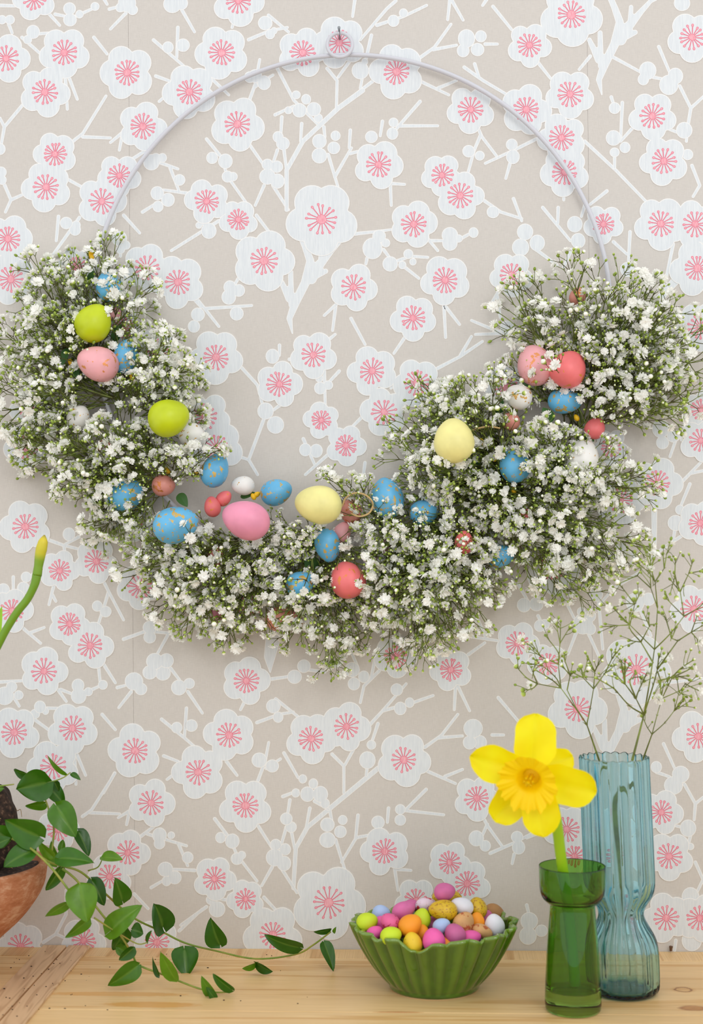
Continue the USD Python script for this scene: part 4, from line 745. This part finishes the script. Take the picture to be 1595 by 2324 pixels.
DY = gb[1]
daff = thing('daffodil', 'yellow daffodil in full bloom standing in the small green vase', 'flower', at(1262, 1860, -.255))
db = np.array(at(1262, 1860, -.255))
FC = at(1208, 1757, -.292)                                    # where the petals meet
path = smooth_path([at(1305, 2236, DY - .002), at(1295, 2120, DY - .004), at(1282, 2010, DY - .010), at(1272, 1940, DY - .022), at(1262, 1860, -.255), at(1248, 1800, -.268), at(1226, 1766, -.277), at(1212, 1757, -.286)], 6)
v, f = tube(path - db, np.r_[np.full(len(path) - 12, .0054), np.linspace(.0054, .0042, 8), np.linspace(.0042, .005, 4)], 14); obj('stem', (v, f), M['daff_stem'], daff, True)
def petal(tipx, tipy, dy, w, bend, name='petal', twist=0.0, sd=0, back=0.0):
    B = FC + np.array([0, .003 + back, 0]); T = at(tipx, tipy, -.292 + dy); s = scale_at(-.29); ax = T - B; Lg = np.linalg.norm(ax); a = ax / Lg
    n = CAMN + unit(np.cross(CAMN, a)) * twist; n = unit(n - a * np.dot(n, a)); side = np.cross(n, a)
    nu, nv = 17, 11; u = np.linspace(0, 1, nu)[:, None]; q = np.linspace(-1, 1, nv)[None, :]
    pw = np.interp(u, [0, .15, .35, .55, .72, .86, .95, 1.0], [.34, .64, .94, 1.02, .98, .78, .50, .10])
    rg = np.random.RandomState(sd); p0, p1 = rg.uniform(0, 6.28, 2)
    x = q * pw * w * s / 2 * (1 + .05 * np.sin(11 * u + p1) * np.abs(q))
    z = bend * Lg * np.sin(np.pi * u) + .13 * w * s * (q ** 2) * pw - .05 * w * s * np.exp(-(q / .18) ** 2) + .05 * w * s * np.sin(7 * u + p0 + 2.5 * q) + .05 * w * s * np.sin(3 * u + p1) * q
    v = B + u[..., None] * ax + x[..., None] * side + z[..., None] * n
    obj(name, (v.reshape(-1, 3) - db, grid_faces(nu, nv)), M['daffodil'], daff, True)
petal(1216, 1619, .012, 98, .06, sd=1)
petal(1066, 1716, .004, 82, .05, sd=2, twist=.1)
petal(1354, 1798, -.004, 92, .08, sd=3, twist=-.15)
petal(1122, 1864, .010, 84, .03, sd=4, back=.003)
petal(1236, 1900, -.006, 84, .06, sd=5)
petal(1300, 1716, .022, 66, .02, sd=6, back=.006)
ca = unit(at(1194, 1785, -.318) - FC); cx, cy, cz = frame(ca); R3 = np.stack([cx, cy, cz])
n = 120; th = np.arange(n) * 2 * np.pi / n; rows = []
for t in np.linspace(0, 1, 14):
    r = .0075 + .0075 * t ** .8 + .0125 * np.clip((t - .45) / .55, 0, 1) ** 1.5
    fr = np.clip((t - .45) / .55, 0, 1) ** 1.6; rip = fr * (.0022 * np.sin(13 * th + .6) + .0014 * np.sin(29 * th + 1) + .0010 * np.sin(7 * th))
    rows.append(np.stack([(r + .6 * rip) * np.cos(th), (r + .6 * rip) * np.sin(th), .003 + .024 * t - .003 * fr + rip], -1))
v = np.array(rows).reshape(-1, 3) @ R3 + FC - db; obj('corona', (v, grid_faces(14, n, True)), M['corona'], daff, True, label='frilled deep yellow trumpet')
mb = MB().add(*lathe([(.0001, .002), (.0075, .003), (.0076, .0045), (.0001, .0055)], 20)[:2]); mb.v[0] = mb.v[0] @ R3 + FC - db; obj('throat', mb.get(), M['corona'], daff, True)
for k in range(7):
    a = k * 2 * math.pi / 6; rr = .0036 if k < 6 else 0; p = np.array([[rr * .7 * math.cos(a), rr * .7 * math.sin(a), .003], [rr * math.cos(a), rr * math.sin(a), .014], [rr * 1.1 * math.cos(a), rr * 1.1 * math.sin(a), .019 + (.003 if k == 6 else 0)]]) @ R3 + FC - db
    obj('stamen' if k < 6 else 'pistil', tube(p, [.0006, .0008, .0013], 7), M['corona'], daff, True)

# ------------------------------------------------------------------ green leaf bowl and the chocolate eggs
bc = on_table(985, 2241); bs = .4635e-3
bowl = thing('leaf_bowl', 'glossy green ceramic bowl shaped like cabbage leaves, full of candy eggs', 'bowl', bc)
def bowl_shell():
    n = 240; th = np.arange(n) * 2 * np.pi / n; K = 28
    def ring(t, inside):
        ax = .0475 + (.0842 - .0475) * (t ** .82); ay = .0445 + (.066 - .0445) * (t ** .82)
        z = .0055 + (.0555) * t ** 1.05
        # the rim: pointed lobes, high at the two ends and at the back, dipping at the front notch
        lobes = np.abs(np.sin(7 * th + .5)) ** .7
        front = np.exp(-((np.angle(np.exp(1j * (th + np.pi / 2 + .18)))) / .16) ** 2)
        rimz = (.0052 * lobes - .0100 * front + .004 * np.cos(th) ** 6 + .006 * np.clip(np.sin(th), 0, 1)) * t ** 4
        rib = (1 + .35 * np.sin(5 * th + 1) * np.sin(2 * th)) * (np.abs(np.sin(K / 2 * th + .35 * np.sin(3 * th) + .9 * (1 - t) * np.cos(th))) ** .8 - .5) * .0062 * np.clip(t * 3, 0, 1) * (.65 + .35 * t)
        big = (lobes - .5) * .0040 * t ** 1.5
        k = 1 if not inside else 0
        th_in = .0042 if inside else 0
        r = 1 + (rib * (1 if not inside else .5) + big) / .07
        x = (ax - th_in) * r * np.cos(th); y = (ay - th_in) * r * np.sin(th)
        return np.stack([x, y, z + rimz + (0.0 if not inside else .0)], -1)
    rows = [np.stack([.0001 * np.cos(th), .0001 * np.sin(th), np.full(n, .0035)], -1), np.stack([.040 * np.cos(th), .0385 * np.sin(th), np.full(n, .0035)], -1), np.stack([.0435 * np.cos(th), .0415 * np.sin(th), np.full(n, .0012)], -1), np.stack([.0470 * np.cos(th), .0442 * np.sin(th), np.full(n, .0012)], -1), np.stack([.0478 * np.cos(th), .0448 * np.sin(th), np.full(n, .0035)], -1)]
    ts = np.linspace(0.0, 1, 30)
    outer = [ring(t, False) for t in ts]; inner = [ring(t, True) for t in ts[::-1]]
    lip = (outer[-1] + inner[0]) / 2 + np.array([0, 0, .0014])
    floor_ = [np.stack([s_ * inner[-1][:, 0], s_ * inner[-1][:, 1], np.full(n, .0085 + .001 * (s_ > .9))], -1) for s_ in (.97, .6, .001)]
    rows += outer + [lip] + inner[:-2] + floor_
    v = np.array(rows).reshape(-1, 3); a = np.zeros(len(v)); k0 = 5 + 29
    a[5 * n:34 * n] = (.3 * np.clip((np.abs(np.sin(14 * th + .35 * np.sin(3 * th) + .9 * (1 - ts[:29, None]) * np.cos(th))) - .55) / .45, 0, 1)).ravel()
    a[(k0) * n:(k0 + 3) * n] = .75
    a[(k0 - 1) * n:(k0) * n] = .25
    return v, grid_faces(len(rows), n, True), a
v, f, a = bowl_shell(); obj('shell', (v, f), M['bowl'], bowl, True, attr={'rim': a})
fv, ff = lathe([(.030, 0), (.0455, 0), (.0462, .0006), (.0455, .0013), (.030, .0013), (.030, 0)], 72); fv[:, 1] *= .945; obj('foot_ring', (fv, ff), M['bare_clay'], bowl, 40, label='pale unglazed foot ring')

CANDY = [  # x y half-length half-width narrow-end-angle depth colour label   (pixels)
 (1009, 2024, 24.5, 20.5, 10, -.138, 'c_mauve', 'mauve candy egg on the very top of the heap'),
 (1014, 2037, 34, 20, 0, -.112, 'c_mustard', 'mustard candy egg almost hidden behind the topmost mauve one'),
 (966, 2053, 24, 16, 10, -.128, 'c_redspot', 'white candy egg blotched with red, upper left of the heap'),
 (1005, 2066, 33, 24, 175, -.152, 'c_mustard', 'speckled mustard candy egg in front, just below the topmost mauve one'),
 (1048, 2057, 27, 20, 160, -.138, 'c_white', 'plain white candy egg between the two speckled mustard ones'),
 (1083, 2061, 25, 22, 100, -.128, 'c_mustard', 'shiny mustard candy egg with orange blotches at the upper right'),
 (916, 2066, 28, 20, 25, -.146, 'c_mauve', 'mauve candy egg lying at the upper left of the heap'),
 (935, 2055, 18, 14, 0, -.122, 'c_mauve', 'small bit of a mauve candy egg behind the one lying at the upper left'),
 (865, 2073, 21, 19, 0, -.122, 'c_blue', 'pale blue candy egg at the back left by the bowl\'s edge'),
 (833, 2093, 25, 22, 20, -.152, 'c_lime', 'lime candy egg at the far left tip of the bowl'),
 (885, 2093, 23, 20, 140, -.162, 'c_spotpink', 'pink candy egg with dark red spots on the left'),
 (931, 2100, 28, 25, 40, -.176, 'c_orange', 'bright orange candy egg in the middle of the left half'),
 (957, 2085, 24, 21, 80, -.156, 'c_lime', 'lime candy egg tucked behind the bright orange one'),
 (1002, 2102, 21, 18, 30, -.166, 'c_blue', 'pale blue candy egg in the middle of the heap'),
 (1032, 2121, 26, 24, 120, -.182, 'c_mauve', 'mauve candy egg at the front, right of the hot pink one'),
 (984, 2134, 28, 26, 100, -.190, 'c_pink', 'hot pink candy egg at the front notch of the rim'),
 (936, 2141, 26, 22, 100, -.189, 'c_yellow', 'yellow candy egg at the front rim, left of the hot pink one'),
 (887, 2124, 25, 21, 20, -.186, 'c_lime', 'lime candy egg at the front left rim'),
 (850, 2118, 21, 16, 30, -.166, 'c_pink', 'hot pink candy egg sunk at the left rim'),
 (958, 2118, 20, 17, 90, -.172, 'c_orange', 'orange candy egg squeezed behind the yellow and hot pink ones'),
 (1014, 2144, 24, 17, 20, -.184, 'c_orange', 'orange candy egg low at the front rim under the mauve one'),
 (1052, 2095, 27, 24, 60, -.158, 'c_tan', 'large tan candy egg with brown spots right of the middle'),
 (1082, 2092, 22, 18, 90, -.144, 'c_orange', 'orange candy egg half hidden behind the large tan one'),
 (1094, 2114, 25, 16, -20, -.172, 'c_tan', 'small tan spotted candy egg at the front right rim'),
 (1122, 2100, 26, 23, 100, -.150, 'c_white', 'white candy egg with small red ticks at the right tip of the bowl'),
 (1122, 2074, 26, 21, -30, -.124, 'c_brown', 'brown candy egg at the back right'),
 (1068, 2128, 24, 17, 10, -.172, 'c_pink', 'hot pink candy egg sunk at the right of the front rim'),
 (980, 2098, 20, 18, 60, -.150, 'c_mauve', 'dark mauve candy egg deep between the lime and pale blue ones'),
 (861, 2098, 20, 18, 60, -.140, 'c_pink', 'hot pink candy egg deep behind the dark-spotted pink one'),
 (1100, 2086, 22, 19, 60, -.128, 'c_mauve', 'dark candy egg in the gap left of the brown one'),
 (905, 2110, 22, 19, 60, -.162, 'c_spotpink', 'pink candy egg deep in the gap left of the bright orange one'),
]
cs = [[np.array([e[0], e[1]], float), e[5]] for e in CANDY]
for it in range(60):                 # slide the eggs along their lines of sight until they only touch
    for i in range(len(CANDY)):
        for j in range(i):
            pi, pj = at(*cs[i][0], cs[i][1]), at(*cs[j][0], cs[j][1]); d = np.linalg.norm(pi - pj)
            need = ((CANDY[i][2] + CANDY[i][3]) / 2 + (CANDY[j][2] + CANDY[j][3]) / 2) * .455e-3 * .93
            if d < need:
                s_ = .0006 if cs[i][1] < cs[j][1] else -.0006
                cs[i][1] = np.clip(cs[i][1] - s_, -.191, -.100); cs[j][1] = np.clip(cs[j][1] + s_, -.191, -.100)
for (c, y), e in zip(cs, CANDY):
    v, f = egg_at(c[0], c[1], e[2], e[3], e[4], float(y)); obj('candy_egg', (v, f), M[e[6]], None, True, label=e[7], cat='candy egg', group='candy eggs in the green bowl')

# ------------------------------------------------------------------ terracotta pot, soil, trailing plant
pd = 1.505; PY = -D + pd
pc = on_table(-108, 1250 + H * F / pd); pc = np.array([at(-108, 2236, PY)[0], PY, 0.0])
ps = pd / F; rim_z = H - (1965 - ROW0) * ps; RR = 218 * ps
pot = thing('terracotta_pot', 'weathered terracotta bowl pot at the left edge, full of soil', 'plant pot', pc)
pr = [(0, 0), (.030, 0), (.0315, .002), (.0315, .022), (.0345, .030), (.0505, .0455), (.0705, .0632), (.0855, .0805), (.0975, .1009), (RR - .0005, rim_z - .005), (RR, rim_z - .001), (RR - .002, rim_z + .001), (RR - .007, rim_z), (RR - .009, rim_z - .004), (RR - .016, rim_z - .03), (.066, .070), (.045, .050), (.03, .040), (0, .038)]
v, f = lathe(refine(pr, 3), 96); obj('shell', (v, f), M['terracotta'], pot, True)
nr = 18; th = np.arange(72) * 2 * np.pi / 72; rows = []
for k in range(nr):
    r = (RR - .0105) * k / (nr - 1) + 1e-4; rows.append(np.stack([r * np.cos(th), r * np.sin(th), np.full(72, rim_z - .012)], -1))
sv = np.array(rows).reshape(-1, 3); sv[:, 2] += .010 * (meshkit.noise(sv * 60) if hasattr(meshkit, 'noise') else 0) ; sv[:, 2] = np.minimum(sv[:, 2], rim_z - .004)
obj('potting_soil', (sv + pc, grid_faces(nr, 72, True)), M['soil'], None, False, label='dark crumbly potting soil in the terracotta pot', cat='soil', kind='stuff')
# clump of roots and soil standing on the soil at the left edge
rc = thing('root_clump', 'clump of dark soil with pale hanging roots at the left edge above the pot', 'roots', at(-14, 1880, PY - .005)); r0 = np.array(at(-14, 1880, PY - .005))
ic = trimesh.creation.icosphere(4, 1.0); iv = ic.vertices.copy(); nn = np.array(meshkit.noise(iv * 2.2)) if hasattr(meshkit, 'noise') else np.zeros(len(iv)); iv = iv * (1 + .28 * nn[:, None]) * np.array([.024, .022, .040])
obj('soil_ball', (iv, ic.faces), M['soil'], rc, False)
rg = random.Random(5); mb = MB()
for k in range(60):
    a, z = rg.uniform(0, 6.28), rg.uniform(-.036, .036); r = .0235 * math.sqrt(max(.05, 1 - (z / .042) ** 2)); p = np.array([r * math.cos(a), r * math.sin(a), z]); ps_ = [p]
    for q in range(5):
        d = np.array([math.cos(a), math.sin(a), 0]) * rg.uniform(-.002, .0035) + np.array([-math.sin(a), math.cos(a), 0]) * rg.uniform(-.006, .006) + np.array([0, 0, rg.uniform(-.008, .002)]); ps_.append(ps_[-1] + d)
    mb.add(*tube(smooth_path(ps_, 3), np.linspace(.0006, .0003, 16), 5))
obj('roots', mb.get(), M['root'], rc, True, kind='stuff')

vine = thing('trailing_plant', 'trailing plant with glossy green leaves hanging from the pot across the table', 'plant', at(60, 1930, -.17)); v0 = np.array(at(60, 1930, -.17))
def vstem(pts, r, name='stem'):
    p = smooth_path([at(x, y, d) for x, y, d in pts], 6); obj(name, tube(p - v0, np.linspace(r, r * .7, len(p)), 8), M['vine_stem'], vine, True)
vstem([(20, 1900, -.165), (69, 1925, -.19), (118, 1971, -.20), (162, 2028, -.20), (190, 2060, -.196)], .0014)
vstem([(60, 1922, -.175), (110, 1955, -.165), (145, 1966, -.15), (185, 1980, -.14), (230, 2020, -.125), (280, 2065, -.105), (315, 2090, -.092), (365, 2113, -.08), (420, 2140, -.072), (490, 2158, -.070), (580, 2176, -.062), (670, 2166, -.066), (710, 2145, -.072), (750, 2115, -.078)], .0013)
vstem([(142, 1972, -.165), (160, 1985, -.17), (180, 2005, -.17), (212, 2050, -.168), (245, 2092, -.165), (275, 2125, -.163), (300, 2165, -.160), (315, 2190, -.157), (370, 2212, -.156), (420, 2232, -.163), (450, 2243, -.168), (488, 2252, -.172), (521, 2251, -.174)], .0013)
vstem([(214, 2083, -.185), (248, 2105, -.175), (275, 2122, -.170), (312, 2142, -.165), (335, 2139, -.165)], .0009)
vstem([(118, 1930, -.16), (122, 1880, -.155), (110, 1835, -.15), (101, 1810, -.15)], .0012)
vstem([(104, 1776, -.155), (125, 1772, -.150), (145, 1764, -.146), (160, 1753, -.142)], .0008)
vstem([(0, 1784, -.16), (32, 1780, -.158)], .0009)
vstem([(200, 1976, -.14), (222, 1968, -.145), (233, 1948, -.15)], .0008)
vstem([(152, 2028, -.2), (156, 2045, -.2), (152, 2055, -.2)], .0008)
for k, (b, t, w, y, dy, tilt, opt) in enumerate([
 ((106, 1776), (36, 1792), 76, -.160, .004, .25, dict(heart=.2)), ((60, 1756), (30, 1748), 26, -.150, .006, .9, {}), ((152, 1760), (104, 1718), 15, -.144, .01, 1.0, dict(heart=0)), ((160, 1754), (183, 1769), 12, -.142, -.004, .6, dict(heart=0)), ((123, 1774), (134, 1796), 20, -.148, .006, .3, {}),
 ((110, 1784), (147, 1827), 38, -.140, .008, .5, {}), ((127, 1828), (172, 1900), 64, -.160, -.004, .15, dict(heart=.1)), ((102, 1824), (57, 1830), 26, -.140, .008, .7, {}), ((90, 1900), (10, 1862), 74, -.185, -.012, .2, dict(heart=.15)), ((74, 1928), (6, 1966), 52, -.190, -.010, -.5, dict(heart=.12)),
 ((-6, 1915), (24, 1902), 26, -.185, -.004, .3, {}), ((-18, 1795), (9, 1788), 26, -.16, 0, .2, {}), ((178, 1886), (203, 1942), 32, -.150, -.004, .7, {}), ((132, 1945), (212, 1954), 40, -.185, -.006, .8, {}), ((233, 1945), (278, 1950), 24, -.150, -.008, .9, {}), ((128, 1962), (114, 1908), 28, -.155, .006, .5, {}),
 ((140, 1930), (142, 1905), 20, -.150, .006, .2, {}), ((138, 1970), (104, 2022), 30, -.150, .004, .7, {}), ((181, 2008), (198, 2094), 78, -.200, -.006, .1, dict(heart=.06)), ((209, 1998), (238, 2056), 38, -.165, .004, .5, {}), ((153, 2050), (102, 2082), 24, -.198, .01, .7, {}), ((205, 2084), (148, 2130), 30, -.188, 0, .6, dict(heart=0)),
 ((279, 2046), (262, 1994), 44, -.118, -.014, -.5, dict(heart=.15)), ((248, 2112), (318, 2054), 54, -.175, -.004, .35, dict(heart=.2)), ((285, 2110), (256, 2158), 40, -.160, .01, .4, {}), ((300, 2110), (326, 2118), 34, -.160, .006, .5, {}), ((332, 2142), (341, 2112), 12, -.165, -.004, 1.0, dict(heart=0)), ((302, 2152), (270, 2180), 30, -.170, -.003, .5, {}),
 ((371, 2104), (352, 2052), 56, -.085, -.012, -.6, dict(heart=.25)), ((314, 2192), (244, 2240), 46, -.165, -.006, .3, dict(heart=.08)), ((396, 2222), (363, 2160), 36, -.168, -.006, .6, {}), ((418, 2153), (424, 2217), 66, -.086, -.014, .15, dict(heart=.12)), ((498, 2146), (476, 2084), 52, -.078, -.004, .4, dict(heart=.1)),
 ((681, 2154), (600, 2127), 38, -.074, -.01, .45, dict(heart=.1)), ((735, 2137), (757, 2204), 32, -.076, -.014, .4, dict(heart=.05)), ((749, 2110), (712, 2117), 15, -.078, -.006, .8, {}), ((757, 2117), (762, 2104), 8, -.078, -.004, .5, {}), ((581, 2186), (618, 2206), 28, -.098, -.010, -.8, {}), ((583, 2186), (551, 2200), 20, -.096, -.012, .8, {}),
 ((486, 2264), (455, 2217), 28, -.178, -.004, .5, {}), ((488, 2268), (468, 2240), 18, -.182, -.004, -.4, {}), ((526, 2247), (482, 2212), 28, -.176, -.004, .5, {}), ((20, 1905), (-20, 1880), 60, -.17, 0, .2, {}), ((118, 1945), (86, 1912), 30, -.165, 0, .5, {}), ((360, 2215), (345, 2172), 14, -.16, .004, .9, {}), ((268, 2150), (300, 2170), 30, -.155, .006, .3, {})]):
    v, f, vn = px_leaf(b, t, w, y, dy, tilt, seed=k, wave=.055, point=.62, fold=.2 + .25 * ((k * 37) % 10) / 10, curl=.08 + .3 * ((k * 53) % 10) / 10, **opt)
    obj('leaf', (v - v0, f), M['vine'], vine, True, attr={'rim': vn})

# crumbs of soil spilled on the table round the pot
rg = random.Random(11); mb = MB()
for k in range(60):
    c = on_table(rg.choice([rg.uniform(5, 130), rg.uniform(5, 260), rg.uniform(5, 700)]), rg.uniform(2165, 2318)); r = rg.uniform(.0003, .0009); sp = trimesh.creation.icosphere(1, r); z = .0036 if c[0] < on_table(207, 2240)[0] + .03 else 0.0
    sp.vertices *= np.array([rg.uniform(.7, 1.6), rg.uniform(.7, 1.3), .6]); mb.add(sp.vertices + np.array([c[0], c[1], z + r * .4]), sp.faces)
obj('soil_crumbs', mb.get(), M['soil'], None, True, label='dark soil crumbs scattered on the table near the pot', cat='soil', kind='stuff')

# a second daffodil, still in bud, leaning in from the pot at the left edge
nd = thing('daffodil_bud', 'unopened daffodil bud with a yellow tip on a green stalk at the left edge', 'flower bud', at(-30, 1500, -.16)); n0 = np.array(at(-30, 1500, -.16))
path = smooth_path([(*at(-70, 1960, -.16),), at(-62, 1700, -.162), at(-35, 1540, -.165), at(2, 1452, -.168), at(35, 1395, -.17), at(62, 1360, -.17), at(78, 1328, -.171), at(84, 1304, -.171)], 6)
obj('stalk', tube(path - n0, np.r_[np.full(len(path) - 10, .0042), np.linspace(.0042, .0050, 10)], 12), M['bud_green'], nd, True, attr={'rim': np.r_[np.full(len(path) * 12, .3), .3, .3]})
bp = smooth_path([at(84, 1306, -.171), at(88, 1280, -.171), at(92, 1255, -.1715), at(97, 1233, -.172), at(101, 1214, -.172)], 6); t = np.linspace(0, 1, len(bp))
rad = np.interp(t, [0, .2, .4, .6, .8, .93, 1], [.0050, .0046, .0054, .0059, .0050, .0026, .0006])
v, f = tube(bp - n0, rad, 14); obj('bud', (v, f), M['bud_green'], nd, True, attr={'rim': np.r_[np.repeat(np.interp(t, [0, .25, .5, .93, 1], [.35, .5, .8, .95, 1.0]), 14), .35, 1.0]}, label='closed bud, yellow with a green base')
for (b, t_, w, y) in (((-20, 1500), (4, 1375), 26, -.16), ((-110, 1900), (-40, 1560), 40, -.15)):
    v, f, vn = px_leaf(b, t_, w, y, heart=0, fold=.35, curl=.05); obj('leaf', (v - n0, f), M['daff_stem'], nd, True)
